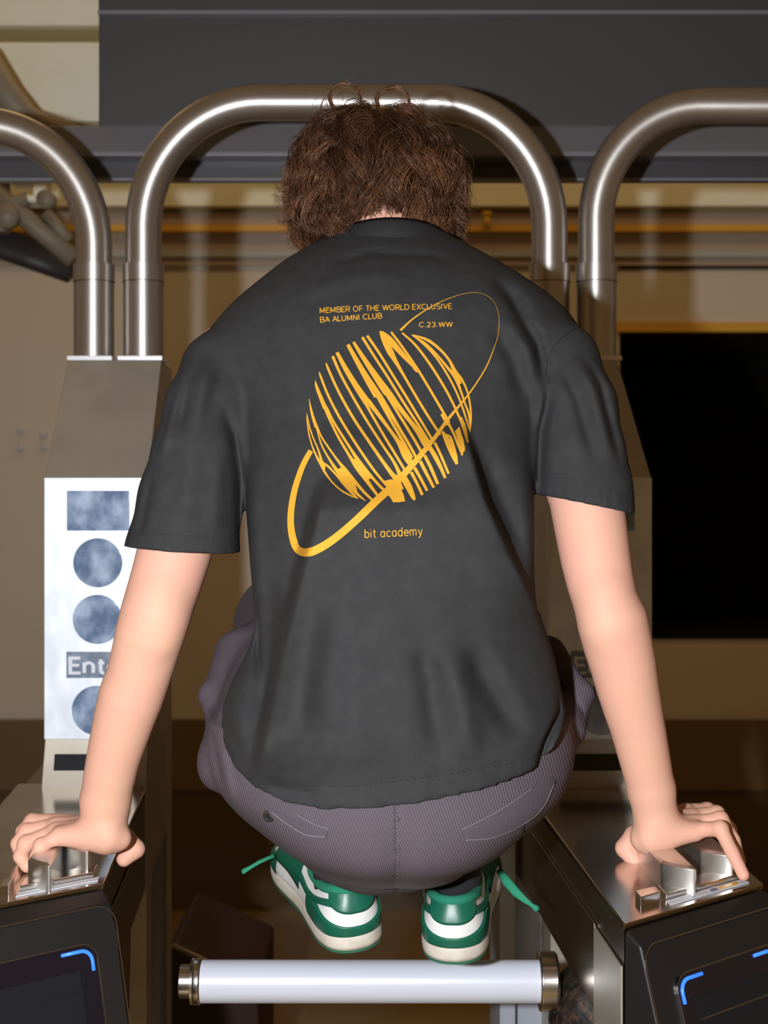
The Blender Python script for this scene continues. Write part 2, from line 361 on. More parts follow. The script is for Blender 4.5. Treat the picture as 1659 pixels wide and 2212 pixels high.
# ------------------------------------------------------------------ TURNSTILES (row frame Lp)
def arc(cx, cy, rx, ry, a0, a1, n=10):
    return [(cx+rx*math.cos(math.radians(a0+(a1-a0)*i/n)), cy+ry*math.sin(math.radians(a0+(a1-a0)*i/n))) for i in range(n+1)]
GL = {  # advance, strokes (grotesque letters drawn as pen strokes, cap height 1)
 'A': (.78, [[(0, 0), (.36, 1), (.72, 0)], [(.14, .33), (.58, .33)]]), 'B': (.74, [[(0, 0), (0, 1), (.34, 1)]+arc(.36, .76, .24, .24, 90, -90)+[(0, .52)], [(.36, .52)]+arc(.38, .26, .26, .26, 90, -90)+[(0, 0)]]),
 'C': (.86, [arc(.40, .5, .40, .5, 45, 315, 20)]), 'D': (.82, [[(0, 0), (0, 1), (.28, 1)]+arc(.30, .5, .40, .5, 90, -90, 14)+[(0, 0)]]), 'E': (.68, [[(.56, 1), (0, 1), (0, 0), (.58, 0)], [(0, .52), (.50, .52)]]),
 'F': (.64, [[(.54, 1), (0, 1), (0, 0)], [(0, .50), (.48, .50)]]), 'H': (.82, [[(0, 0), (0, 1)], [(.62, 0), (.62, 1)], [(0, .52), (.62, .52)]]), 'I': (.22, [[(0, 0), (0, 1)]]),
 'L': (.62, [[(0, 1), (0, 0), (.52, 0)]]), 'M': (.98, [[(0, 0), (0, 1), (.38, .12), (.76, 1), (.76, 0)]]), 'N': (.84, [[(0, 0), (0, 1), (.62, 0), (.62, 1)]]), 'O': (.96, [arc(.38, .5, .40, .5, 90, 450, 24)]),
 'R': (.76, [[(0, 0), (0, 1), (.34, 1)]+arc(.36, .74, .25, .26, 90, -90)+[(0, .48)], [(.34, .48), (.60, 0)]]), 'S': (.76, [arc(.30, .75, .27, .25, 30, 270, 12)+arc(.30, .25, .29, .25, 90, -150, 12)]),
 'T': (.70, [[(0, 1), (.60, 1)], [(.30, 1), (.30, 0)]]), 'U': (.82, [[(0, 1), (0, .33)]+arc(.31, .33, .31, .33, 180, 360, 12)+[(.62, 1)]]), 'V': (.78, [[(0, 1), (.34, 0), (.68, 1)]]), 'W': (1.14, [[(0, 1), (.26, 0), (.52, 1), (.78, 0), (1.04, 1)]]),
 'X': (.76, [[(0, 0), (.64, 1)], [(0, 1), (.64, 0)]]), '.': (.24, [[(.02, .0), (.02, .10)]]), '2': (.70, [arc(.27, .72, .26, .28, 165, -35, 10)+[(0, 0), (.56, 0)]]), '3': (.72, [arc(.27, .75, .25, .25, 150, -90, 10), arc(.27, .27, .28, .27, 90, -155, 12)]),
 ' ': (.32, []), 'b': (.68, [[(0, 1.02), (0, 0)], arc(.26, .34, .26, .34, 0, 360, 18)]), 'i': (.20, [[(0, .68), (0, 0)], [(0, .90), (0, 1.0)]]), 't': (.46, [[(.14, .92), (.14, .16)]+arc(.30, .16, .16, .16, 180, 280, 6), [(0, .68), (.34, .68)]]),
 'a': (.70, [arc(.26, .34, .26, .34, 0, 360, 18), [(.52, .68), (.52, 0)]]), 'c': (.62, [arc(.27, .34, .27, .34, 45, 315, 16)]), 'd': (.70, [arc(.26, .34, .26, .34, 0, 360, 18), [(.52, 1.02), (.52, 0)]]),
 'e': (.66, [[(.01, .36), (.53, .36)]+arc(.27, .34, .27, .34, 5, 318, 18)]), 'm': (.98, [[(0, 0), (0, .68)], [(0, .45)]+arc(.20, .46, .20, .22, 180, 0, 8)+[(.40, 0)], [(.40, .45)]+arc(.60, .46, .20, .22, 180, 0, 8)+[(.80, 0)]]),
 'y': (.60, [[(0, .68), (.27, 0)], [(.52, .68), (.22, -.16), (.10, -.26), (.0, -.26)]]), 'n': (.68, [[(0, 0), (0, .70)], [(0, .42)]+arc(.25, .42, .25, .27, 180, 0, 10)+[(.50, 0)]]), 'r': (.42, [[(0, 0), (0, .70)], [(0, .40)]+arc(.26, .42, .26, .26, 180, 80, 6)]) }
def tex(txt, wt=.13):
    bm = bmesh.new(); X0 = 0; zi = 0
    for ch in txt:
        adv, st = GL[ch]
        parts = []
        for pl in st:                                  # split a stroke where it turns sharply
            cur = [pl[0]]
            for i in range(1, len(pl)):
                cur.append(pl[i])
                if i < len(pl)-1:
                    u = np.array(pl[i])-np.array(pl[i-1]); v = np.array(pl[i+1])-np.array(pl[i]); u = u/(np.linalg.norm(u) or 1); v = v/(np.linalg.norm(v) or 1)
                    if float(u@v) < -.25: e = tuple(np.array(pl[i])); parts.append(cur); cur = [e]
            parts.append(cur)
        for pl in parts:
            zi += 1
            closed = len(pl) > 8 and math.dist(pl[0], pl[-1]) < .02
            n = len(pl); L_ = []; R_ = []
            for i in range(n):
                a = pl[i-1] if i else (pl[-2] if closed else None); b = pl[i+1] if i < n-1 else (pl[1] if closed else None); p = pl[i]
                def nr(u, v): d = math.dist(u, v) or 1; return np.array([-(v[1]-u[1])/d, (v[0]-u[0])/d])
                if a is None: m = nr(p, b)
                elif b is None: m = nr(a, p)
                else:
                    n1, n2 = nr(a, p), nr(p, b); m = n1+n2; q = float(m@m)
                    m = m/ max(q/2, .55) if q > 1e-6 else n1
                L_.append(bm.verts.new((X0+p[0]+m[0]*wt/2, p[1]+m[1]*wt/2, zi*4e-6))); R_.append(bm.verts.new((X0+p[0]-m[0]*wt/2, p[1]-m[1]*wt/2, zi*4e-6)))
            for i in range(n-1): bm.faces.new((L_[i], L_[i+1], R_[i+1], R_[i]))
        X0 += adv+.10
    return bm
def turnstile(dx, which, label, arm):
    T = lambda x, y, z: Lp(x+dx, y, z)
    t = thing('turnstile', label, 'turnstile', T(-.28, 2.0, 0)); 
    def mk(name, m, fn, **k):
        bm = bmesh.new(); fn(bm); return obj(name, bm, m, t, **k)
    XL, XR = -.355, -.206                               # column
    # column body profile in (y,z): front panel at y=2.0, slope above, step below
    prof = [(2.0, 1.423), (2.21, 1.611), (2.40, 1.611), (2.40, 0), (1.995, 0), (1.975, .985), (2.005, 1.048), (2.005, 1.423)]
    def colbody(bm):
        prism(bm, [T(XL, y, z) for y, z in prof], T(XR, 0, 0)-T(XL, 0, 0))
    mk('column', 'steel', colbody, bevel=.0015)
    mk('front_panel', 'panel', lambda bm: box(bm, XL, XR, 1.996, 2.006, 1.047, 1.4235, T), bevel=.0012)
    def zz(py): return CH-(py-HY)*2.0/F
    def xx(px): return (px-HX)*2.0/F+.134
    mk('display_window', 'lens' , lambda bm: box(bm, xx(146), xx(281), 1.9925, 1.998, zz(1146), zz(1060), T), bevel=.0008)
    for cx, cy in ((213, 1215), (212, 1337), (210, 1533)):
        mk('indicator_disc', 'lens', lambda bm: disc(bm, T(xx(cx), 1.9975, zz(cy)), 53*2/F, (0, -1, 0), .005, 48), smooth=False, bevel=.0008)
    sp = mk('sign_plate', 'sign', lambda bm: box(bm, xx(145), xx(281), 1.9925, 1.998, zz(1463), zz(1407), T))
    bm = tex('Enter', .20); xs = [v.co.x for v in bm.verts]; s = (xx(277)-xx(150))/(max(xs)-min(xs)); x_0 = min(xs); hh = zz(1418)-zz(1450)
    for v in bm.verts: v.co = T(xx(150)+(v.co.x-x_0)*s, 1.9915-v.co.z*2, zz(1452)+v.co.y*hh)
    obj('sign_lettering', bm, 'sign_letter', sp)
    # step face with slot
    def stepq(bm, x0, x1, f0, f1, o):
        a = lambda x, f: T(x, 1.975+.03*(1-f)*0+(1.975*(1-f)+2.005*f-1.975)-o, .985*(1-f)+1.048*f)
        prism(bm, [a(x0, f0), a(x1, f0), a(x1, f1), a(x0, f1)], (0, -.0015, 0))
    mk('card_slot', 'slot', lambda bm: stepq(bm, xx(120), xx(285), .32, .66, .0005))
    # cabinet
    CL, CR = -.393, -.206
    def cab(bm):
        A = [T(CL, 1.385, .977), T(CR, 1.525, .977), T(CR, 2.0, .983), T(CL, 2.0, .983)]
        prism(bm, A, (0, 0, -.006))
    mk('cabinet_top', 'steel_top', cab, bevel=.0015)
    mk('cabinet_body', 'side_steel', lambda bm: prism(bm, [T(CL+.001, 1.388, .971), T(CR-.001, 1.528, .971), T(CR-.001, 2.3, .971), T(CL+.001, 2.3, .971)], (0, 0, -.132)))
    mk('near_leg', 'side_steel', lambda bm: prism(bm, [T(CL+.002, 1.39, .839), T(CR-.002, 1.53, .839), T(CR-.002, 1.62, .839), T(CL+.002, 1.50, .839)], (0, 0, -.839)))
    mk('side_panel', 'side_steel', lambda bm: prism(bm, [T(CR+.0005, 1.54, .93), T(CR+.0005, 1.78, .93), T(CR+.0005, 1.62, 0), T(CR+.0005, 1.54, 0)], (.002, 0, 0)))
    mk('side_strip', 'steel', lambda bm: prism(bm, [T(CR+.001, 1.531, .90), T(CR+.001, 1.62, .90), T(CR+.001, 1.62, 0), T(CR+.001, 1.531, 0)], (.003, 0, 0)))
    mk('side_seam', 'edge_steel', lambda bm: prism(bm, [T(CL-.001, 1.515, .935), T(CL-.001, 2.29, .935), T(CL-.001, 2.29, .937), T(CL-.001, 1.513, .937), T(CL-.001, 1.513, .0), T(CL-.001, 1.515, .0)], (-.001, 0, 0)))
    mk('side_strip', 'steel', lambda bm: prism(bm, [T(CL-.0005, 1.388, .934), T(CL-.0005, 1.512, .934), T(CL-.0005, 1.512, 0), T(CL-.0005, 1.388, 0)], (-.002, 0, 0)))
    mk('inner_panel', 'inner', lambda bm: box(bm, CL-.028, CL-.006, 2.02, 2.06, 0, .95, T))
    mk('inner_panel', 'inner', lambda bm: box(bm, CL-.002, XR, 2.05, 2.3, 0, .838, T))
    # guide rails on the top (two raised lozenge bumps, base, small block)
    def bump(bm, x0, x1, yf, yb, z, skew):
        # plan: rounded front, straight sides; top pitched down towards the back
        n = 10; plan = []
        for i in range(n+1):
            a = math.pi*i/n; plan.append((x1-(x1-x0)*(1-math.cos(a))/2, yf+skew*(-(math.cos(a)))*.5-.006*math.sin(a)))
        plan = plan + [(x0, yb), (x1, yb+skew)]
        rings = []
        for zz_, ins in ((.977, 0), (.992, .0), (z-.003, 0), (z, .003)):
            cx = (x0+x1)/2; cy = (yf+yb)/2
            rings.append([bm.verts.new(T(cx+(x-cx)*(1-ins/.014), cy+(y-cy)*(1-ins/.06), zz_)) for x, y in plan])
        for r0, r1 in zip(rings, rings[1:]):
            for i in range(len(plan)): bm.faces.new((r0[i], r0[(i+1) % len(plan)], r1[(i+1) % len(plan)], r1[i]))
        bm.faces.new(rings[0][::-1]); bm.faces.new(rings[-1])
    if which: G1, G2, BR = (-.325, -.293, 1.492), (-.268, -.236, 1.545), (-.330, -.228)
    else: G1, G2, BR = (-.287, -.2585, 1.505), (-.2545, -.226, 1.562), (-.292, -.219)
    fy = lambda x: 1.385+(x-CL)*.749                   # y of the near edge at x
    mk('guide_block', 'knob', lambda bm: bump(bm, G1[0], G1[1], G1[2], 1.66, 1.008, .022), bevel=.002)
    mk('guide_block', 'knob', lambda bm: bump(bm, G2[0], G2[1], G2[2], 1.70, 1.008, .022), bevel=.002)
    def lay(bm, x0, x1, a, b, z, t): prism(bm, [T(x0, fy(x0)+a, z), T(x1, fy(x1)+a, z), T(x1, fy(x1)+b, z), T(x0, fy(x0)+b, z)], (0, 0, -t))
    mk('base_rail', 'edge_steel', lambda bm: lay(bm, BR[0], BR[1], .030, .062, .984, .0075), bevel=.0015)
    mk('sticker_strip', 'sign_letter', lambda bm: lay(bm, BR[0], BR[1]+.006, .012, .027, .9785, .001))
    if which:
        mk('sticker_mark', 'yellow', lambda bm: lay(bm, -.262, -.236, .015, .023, .9793, .0007))
        mk('sticker_mark', 'sign', lambda bm: lay(bm, -.274, -.265, .014, .022, .9793, .0007))
        mk('sticker_mark', 'sign', lambda bm: lay(bm, -.300, -.296, .015, .020, .9793, .0007))
        mk('small_block', 'edge_steel', lambda bm: prism(bm, [T(-.362, 1.442, .987), T(-.336, 1.462, .987), T(-.336, 1.482, .987), T(-.362, 1.465, .987)], (0, 0, -.0105)), bevel=.001)
    else:
        mk('small_block', 'edge_steel', lambda bm: lay(bm, -.309, -.300, .02, .05, .990, .0135), bevel=.001)
    # reader head on the near end
    A = T(CL, 1.385, .972); B = T(CR, 1.525, .972); U = (B-A).normalized(); W_ = (B-A).length; Nh = Vector((U.y, -U.x, 0)).normalized()
    tilt = math.radians(17); Nn = Nh*math.cos(tilt)+Vector((0, 0, 1))*math.sin(tilt); Vv = -(Vector((0, 0, 1))*math.cos(tilt)-Nh*math.sin(tilt))
    R = thing_part('reader', t)
    def pt(u, v, n): return A+Nh*.022+Vector((0, 0, -.012))+U*u+Vv*v+Nn*n
    def rr(bm, u0, u1, v0, v1, r, n0, n1, hole=None, seg=8):
        def loop(u0, u1, v0, v1, r):
            out = []
            for cu_, cv_, a0 in ((u0+r, v0+r, 180), (u1-r, v0+r, 270), (u1-r, v1-r, 0), (u0+r, v1-r, 90)):
                for i in range(seg+1): a = math.radians(a0+90*i/seg); out.append((cu_+r*math.cos(a), cv_+r*math.sin(a)))
            return out
        o_ = loop(u0, u1, v0, v1, r)
        if hole is None: prism(bm, [pt(u, v, n0) for u, v in o_], Nn*(n1-n0)); return
        i_ = loop(u0+hole, u1-hole, v0+hole, v1-hole, max(r-hole, .001)); n = len(o_)
        rg = [[bm.verts.new(pt(u, v, nn)) for u, v in lp] for lp, nn in ((o_, n0), (o_, n1), (i_, n1), (i_, n0))]
        for k in range(4):
            for i in range(n): bm.faces.new((rg[k][i], rg[k][(i+1) % n], rg[(k+1) % 4][(i+1) % n], rg[(k+1) % 4][i]))
    def rm(name, m, fn, **k): bm = bmesh.new(); fn(bm); return obj(name, bm, m, R, **k)
    def shell(bm):                                     # body behind the face up to the steel lip
        a = [A, B, B+Vector((0, 0, -.30)), A+Vector((0, 0, -.30))]
        b = [pt(0, 0, 0), pt(W_, 0, 0), pt(W_, .30, 0), pt(0, .30, 0)]
        va = [bm.verts.new(p) for p in a]; vb = [bm.verts.new(p) for p in b]
        bm.faces.new(va); bm.faces.new(vb[::-1])
        for i in range(4): bm.faces.new((va[i], vb[i], vb[(i+1) % 4], va[(i+1) % 4]))
    rm('housing', 'black', shell, bevel=.004)
    rm('edge_trim', 'chrome', lambda bm: rr(bm, -.001, W_+.001, -.001, .30, .022, .0005, .0022, hole=.0013))
    rm('bezel', 'black2', lambda bm: rr(bm, .002, W_-.002, .002, .30, .020, 0, .0016, hole=.034))
    rm('screen_trim', 'chrome', lambda bm: rr(bm, .034, W_-.026, .034, .31, .018, .0018, .004, hole=.0012))
    rm('screen_glass', 'glass', lambda bm: rr(bm, .035, W_-.027, .035, .31, .017, .0008, .0028))
    rm('display', 'screen', lambda bm: rr(bm, .058, W_-.048, .060, .30, .002, .0028, .0034))
    rm('display_line', 'chrome' if which else 'screen', lambda bm: rr(bm, .060, W_-.046, .081, .0822, .0004, .0035, .0042), label=None)
    rm('display_line', 'chrome' if which else 'screen', lambda bm: rr(bm, W_-.0475, W_-.046, .062, .081, .0004, .0035, .0042))
    def led(bm, side):
        pts = []
        r = .012; cu_ = .041+r if side < 0 else W_-.033-r; cv_ = .041+r
        pts.append((cu_+(-side)*.022, cv_-r))
        for i in range(7):
            a = math.radians(90*i/6); pts.append((cu_+side*r*math.sin(a), cv_-r*math.cos(a)))
        pts.append((cu_+side*r, cv_+.010))
        tube(bm, [pt(u, v, .0032) for u, v in pts], .0019, 8)
    rm('led_strip', 'led', lambda bm: led(bm, 1), smooth=True); rm('led_strip', 'led', lambda bm: led(bm, -1), smooth=True)
    if arm:
        hx = P(1240, 2120, 1.66)
        mk('hub', 'rust', lambda bm: (tube(bm, [hx+Vector((-.016, 0, 0)), hx+Vector((.0, 0, -.01)), hx+Vector((.05, .0, -.05)), hx+Vector((.09, 0, -.10))], [.020, .050, .080, .09], 32)), smooth=False, bevel=.002)
        a0 = P(1200, 2120, 1.66); a1 = P(432, 2120, 1.66)
        S = thing_part('tripod_arm', t)
        def am(name, m, fn, **k): bm = bmesh.new(); fn(bm); return obj(name, bm, m, S, **k)
        am('sleeve', 'arm', lambda bm: tube(bm, [a0, a1], .0248, 48), smooth=False, bevel=.0008)
        am('root_collar', 'ring', lambda bm: tube(bm, [P(1163, 2120, 1.66), P(1166, 2120, 1.66), P(1199, 2120, 1.66), P(1204, 2120, 1.66)], [.033, .0345, .0345, .032], 48), smooth=False, bevel=.0008)
        am('end_ring', 'ring', lambda bm: tube(bm, [P(436, 2120, 1.66), P(433, 2120, 1.66), P(424, 2120, 1.66), P(420, 2120, 1.66), P(414, 2120, 1.66)], [.0255, .0272, .0272, .0262, .0268], 48), smooth=False, bevel=.0005)
        am('end_cap', 'ring', lambda bm: tube(bm, [P(416, 2120, 1.66), P(390, 2120, 1.66), P(388, 2120, 1.66)], [.0195, .0195, .018], 40), smooth=False, bevel=.0005)
    return t
def thing_part(name, parent):
    o = bpy.data.objects.new(name, None); COL.objects.link(o); o.parent = parent; o.location = (0, 0, 0); o['org'] = list(parent.location)
    return o
tl = turnstile(0, 0, 'steel turnstile at left under the left hand, white lit front panel reading Enter', False)
tr = turnstile(.725, 1, 'steel turnstile at right under the right hand, in shadow, with white tripod bar', True)

# ------------------------------------------------------------------ CURVED RAILS
def tubeuv(me, seg):
    uv = me.uv_layers.new(name='UVMap')
    for p in me.polygons:
        vi = [me.loops[l].vertex_index for l in p.loop_indices]; ks = [v % seg for v in vi]; wrap = max(ks) == seg-1 and min(ks) == 0
        for l, v in zip(p.loop_indices, vi):
            k = v % seg; uv.data[l].uv = ((k+(seg if wrap and k == 0 else 0))/seg, (v//seg)*.1)
def arch(name, label, xl, xr, ztop, rad, d, ends, group=None):
    t = thing('curved_rail', label, 'rail', Vector((xl, d, 0)))
    zb = CH+(HY-575)*d/F; z0 = 1.611
    pts = [Vector((xl, d, z0)), Vector((xl, d, zb))]
    for i in range(17): a = math.radians(90*i/16); pts.append(Vector((xl+rad-rad*math.cos(a), d, ztop-rad*1.06+rad*1.06*math.sin(a))))
    for i in range(17): a = math.radians(90*i/16); pts.append(Vector((xr-rad+rad*math.sin(a), d, ztop-rad*1.06+rad*1.06*math.cos(a))))
    pts += [Vector((xr, d, zb)), Vector((xr, d, z0))]
    bm = bmesh.new(); tube(bm, pts, .0292, 40); tubeuv(obj('tube', bm, 'tube', t, True).data, 40)
    for x in ends:
        bm = bmesh.new(); tube(bm, [Vector((x, d, 1.613)), Vector((x, d, CH+(HY-611)*d/F))], .0325, 40, False); tubeuv(obj('collar', bm, 'tube', t, True).data, 40)
        bm = bmesh.new(); tube(bm, [Vector((x, d, CH+(HY-610)*d/F)), Vector((x, d, CH+(HY-572)*d/F))], .0332, 40, False); tubeuv(obj('clamp_ring', bm, 'tube', t, True).data, 40)
        zc = CH+(HY-610)*d/F; bm = bmesh.new(); tube(bm, [Vector((x, d, zc-.0008)), Vector((x, d, zc+.0008))], .0337, 40, False); obj('seam_ring', bm, 'side_steel', t, True)
        bm = bmesh.new(); box(bm, x-.0358, x+.0358, d-.036, d+.03, 1.611, 1.6185); obj('base_flange', bm, 'flange', t, bevel=.001)
    return t
RD = 2.25
rxs = [wx(203, RD), wx(310, RD), wx(1187, RD), wx(1288, RD)]
arch('m', 'wide curved steel rail arching behind the head between both turnstiles', rxs[1], rxs[2], wy(221, RD), .19, RD, rxs[1:3])
arch('l', 'curved steel rail entering from the left edge down to the left turnstile', rxs[0]-.66, rxs[0], wy(270, RD), .185, RD, [rxs[0], rxs[0]-.66])
arch('r', 'curved steel rail leaving the right edge from the right turnstile', rxs[3], rxs[3]+.66, wy(229, RD), .175, RD, [rxs[3], rxs[3]+.66])
# supports for the two rails that leave the frame
for k, x in enumerate((rxs[0]-.66, rxs[3]+.66)):
    bm = bmesh.new(); box(bm, x-.05, x+.05, RD-.1, RD+.1, 0, 1.611); q = obj('rail_pedestal', bm, 'steel', None, bevel=.003)
    q['label'] = ['steel pedestal carrying the far end of the left curved rail', 'steel pedestal carrying the far end of the right curved rail'][k]; q['category'] = 'pedestal'

# ------------------------------------------------------------------ PERSON
pe = thing('person', 'person in charcoal t-shirt with amber planet print hovering between the turnstiles, hands braced on both', 'person', (0, 1.5, .9))
def rows(tab, dmid):                                   # [(py, L, R, back, front)] -> functions of z
    z = []; l = []; r = []; b = []; f = []
    for row in tab:
        py, L_, R_, bk, fr = row[:5]; d = bk+(row[5] if len(row) > 5 else dmid); z.append(CH-(py-HY)*bk/F if False else CH-(py-HY)*d/F); l.append((L_-HX)*d/F); r.append((R_-HX)*d/F); b.append(bk); f.append(fr)
    o = np.argsort(z); return [np.array(v)[o] for v in (z, l, r, b, f)]
def smoothtab(tab, n=60):
    zz = np.linspace(tab[0][0], tab[0][-1], n); out = [zz]
    for k in range(1, 5):
        v = np.interp(zz, tab[0], tab[k]); vp = np.pad(v, 2, mode='edge'); out.append((vp[:-4]+2*vp[1:-3]+3*vp[2:-2]+2*vp[3:-1]+vp[4:])/9)
    return out
def rowsdf(fd, tab, expo, lo_pad, k, inset=0, mode='u', zlo=None, zhi=None):
    z, l, r, b, f = tab
    lo = (l.min()-.02, b.min()-.02, z[0] if zlo is None else zlo); hi = (r.max()+.02, f.max()+.02, z[-1] if zhi is None else zhi)
    sl, X, Y, Z = fd.sub(lo, hi); zz = Z.ravel()
    L_ = np.interp(zz, z, l)[None, None, :]+inset; R_ = np.interp(zz, z, r)[None, None, :]-inset
    B_ = np.interp(zz, z, b)[None, None, :]+inset; F_ = np.interp(zz, z, f)[None, None, :]-inset
    cx = (L_+R_)/2; ax = np.maximum((R_-L_)/2, .004); cy = (B_+F_)/2; ay = np.maximum((F_-B_)/2, .004)
    q = (np.abs((X-cx)/ax)**expo+np.abs((Y-cy)/ay)**expo)**(1/expo)
    d = (q-1)*np.minimum(ax, ay)
    d = np.maximum(d, np.maximum(z[0]-Z, Z-z[-1]))
    fd.put(sl, d.astype(np.float32), k, mode)

# --- shirt tables (torso)
TS = [(504, 800, 905, 1.675, 1.70), (510, 765, 945, 1.665, 1.73), (522, 728, 962, 1.655, 1.76), (534, 690, 985, 1.642, 1.785), (550, 645, 1035, 1.625, 1.79), (574, 603, 1085, 1.600, 1.80),
      (602, 567, 1135, 1.576, 1.80), (640, 510, 1200, 1.552, 1.80), (665, 482, 1228, 1.54, 1.80), (690, 460, 1252, 1.53, 1.80), (725, 436, 1270, 1.52, 1.80), (755, 426, 1276, 1.515, 1.79), (810, 455, 1230, 1.50, 1.78), (870, 492, 1190, 1.482, 1.78), (950, 515, 1170, 1.460, 1.76),
      (1050, 522, 1163, 1.442, 1.74), (1150, 529, 1163, 1.426, 1.715), (1250, 537, 1158, 1.410, 1.69), (1330, 545, 1170, 1.398, 1.68), (1390, 545, 1196, 1.39, 1.67),
      (1430, 520, 1206, 1.385, 1.665), (1480, 492, 1216, 1.380, 1.66), (1530, 472, 1226, 1.375, 1.66), (1590, 464, 1236, 1.37, 1.65), (1640, 472, 1222, 1.366, 1.64), (1690, 508, 1160, 1.362, 1.62),
      (1720, 555, 1100, 1.360, 1.60), (1760, 560, 1090, 1.358, 1.60)]
tsh = smoothtab(rows(TS, .10))
sleeveL = [((506, 765), 60, 1.62), ((470, 800), 72, 1.60), ((446, 880), 83, 1.57), ((431, 980), 100, 1.555), ((411, 1080), 110, 1.55), ((393, 1200), 121, 1.55)]
sleeveR = [((1180, 762), 62, 1.62), ((1205, 790), 84, 1.60), ((1238, 880), 88, 1.57), ((1250, 980), 98, 1.555), ((1262, 1050), 100, 1.555), ((1266, 1110), 100, 1.555)]
def build_shirt():
    h = .0034
    fd = Field((-.42, 1.30, .99), (.42, 1.87, 1.74), h)
    rowsdf(fd, tsh, 2.35, 0, .0)
    z = tsh[0]
    for sv in (sleeveL, sleeveR):
        c = [(P(x, y, d), r*d/F) for (x, y), r, d in sv]
        # let the sleeve overrun and cut the hem later
        e = c[-1][0]+(c[-1][0]-c[-2][0]).normalized()*.04; c2 = c+[(e, c[-1][1]*1.03)]
        for i, ((p, r1), (q, r2)) in enumerate(zip(c2, c2[1:])): fd.cone(p, q, r1, r2, .018 if i < 3 else .008)
    # hollow: inner torso below the chest and inner sleeves
    inner = Field(fd.lo, fd.lo+fd.h*(fd.n-1), h); inner.n = fd.n; inner.a = np.ones(fd.n, np.float32)
    rowsdf(inner, tsh, 2.35, 0, 0, inset=.0065, zhi=1.35)
    for sv in (sleeveL, sleeveR):
        c = [(P(x, y, d), r*d/F-.0065) for (x, y), r, d in sv][4:]
        e = c[-1][0]+(c[-1][0]-c[-2][0]).normalized()*.05; c2 = c+[(e, c[-1][1]*1.03)]
        for (p, r1), (q, r2) in zip(c2, c2[1:]): inner.cone(p, q, r1, r2, 0)
    # hem cut surfaces
    sl, X, Y, Z = fd.sub(fd.lo, fd.lo+fd.h*fd.n)
    hx = [(450, 1560), (470, 1640), (500, 1685), (545, 1715), (620, 1741), (700, 1746), (800, 1741), (900, 1731), (1050, 1706), (1150, 1680), (1205, 1640), (1240, 1590)]
    hxs = np.array([(p[0]-HX)*1.40/F for p in hx]); hz = np.array([CH-(p[1]-HY)*1.375/F for p in hx])
    hemz = np.interp(X.ravel(), hxs, hz)[:, None, None]
    tors = (np.abs(X) < .40)
    cut_t = hemz-Z                                     # positive below hem
    # sleeve hems: planes
    def plane(a, b, d):
        A = P(*a, d); B = P(*b, d); s = (B.z-A.z)/(B.x-A.x); return A, s
    aL, sL = plane((270, 1182), (515, 1198), 1.52); aR, sR = plane((1165, 1068), (1365, 1109), 1.52)
    cutL = (aL.z+(X-aL.x)*sL)-Z; cutR = (aR.z+(X-aR.x)*sR+.0*np.abs(X))-Z
    isl = X < (523-HX)*1.5/F; isr = X > (1163-HX)*1.5/F
    tz = CH-(1400-HY)*1.5/F
    cut = np.where(isl & (Z > tz), cutL, np.where(isr & (Z > CH-(1325-HY)*1.5/F), cutR, cut_t+0*Y))
    fd.a = np.maximum(fd.a, -inner.a)
    fd.a = np.maximum(fd.a, cut.astype(np.float32))
    # gap between sleeve and torso
    fd.cone(P(521, 1130, 1.47), P(523, 1260, 1.47), .001, .004, 0, mode='s')
    # neck hole
    nk = P(845, 520, 1.70)
    fd.cone(nk+Vector((0, .02, .06)), nk+Vector((0, .045, .015)), .068, .045, 0, mode='s')
    V, Fq = fd.mesh(4); V, Fq = keepbig(V, Fq)
    return V, Fq
def seg_d(px, py, a, b):
    a = np.array(a, float); b = np.array(b, float); v = b-a; L = np.hypot(*v)
    t = ((px-a[0])*v[0]+(py-a[1])*v[1])/(L*L); s = ((px-a[0])*(-v[1])+(py-a[1])*v[0])/L
    return t, s, L
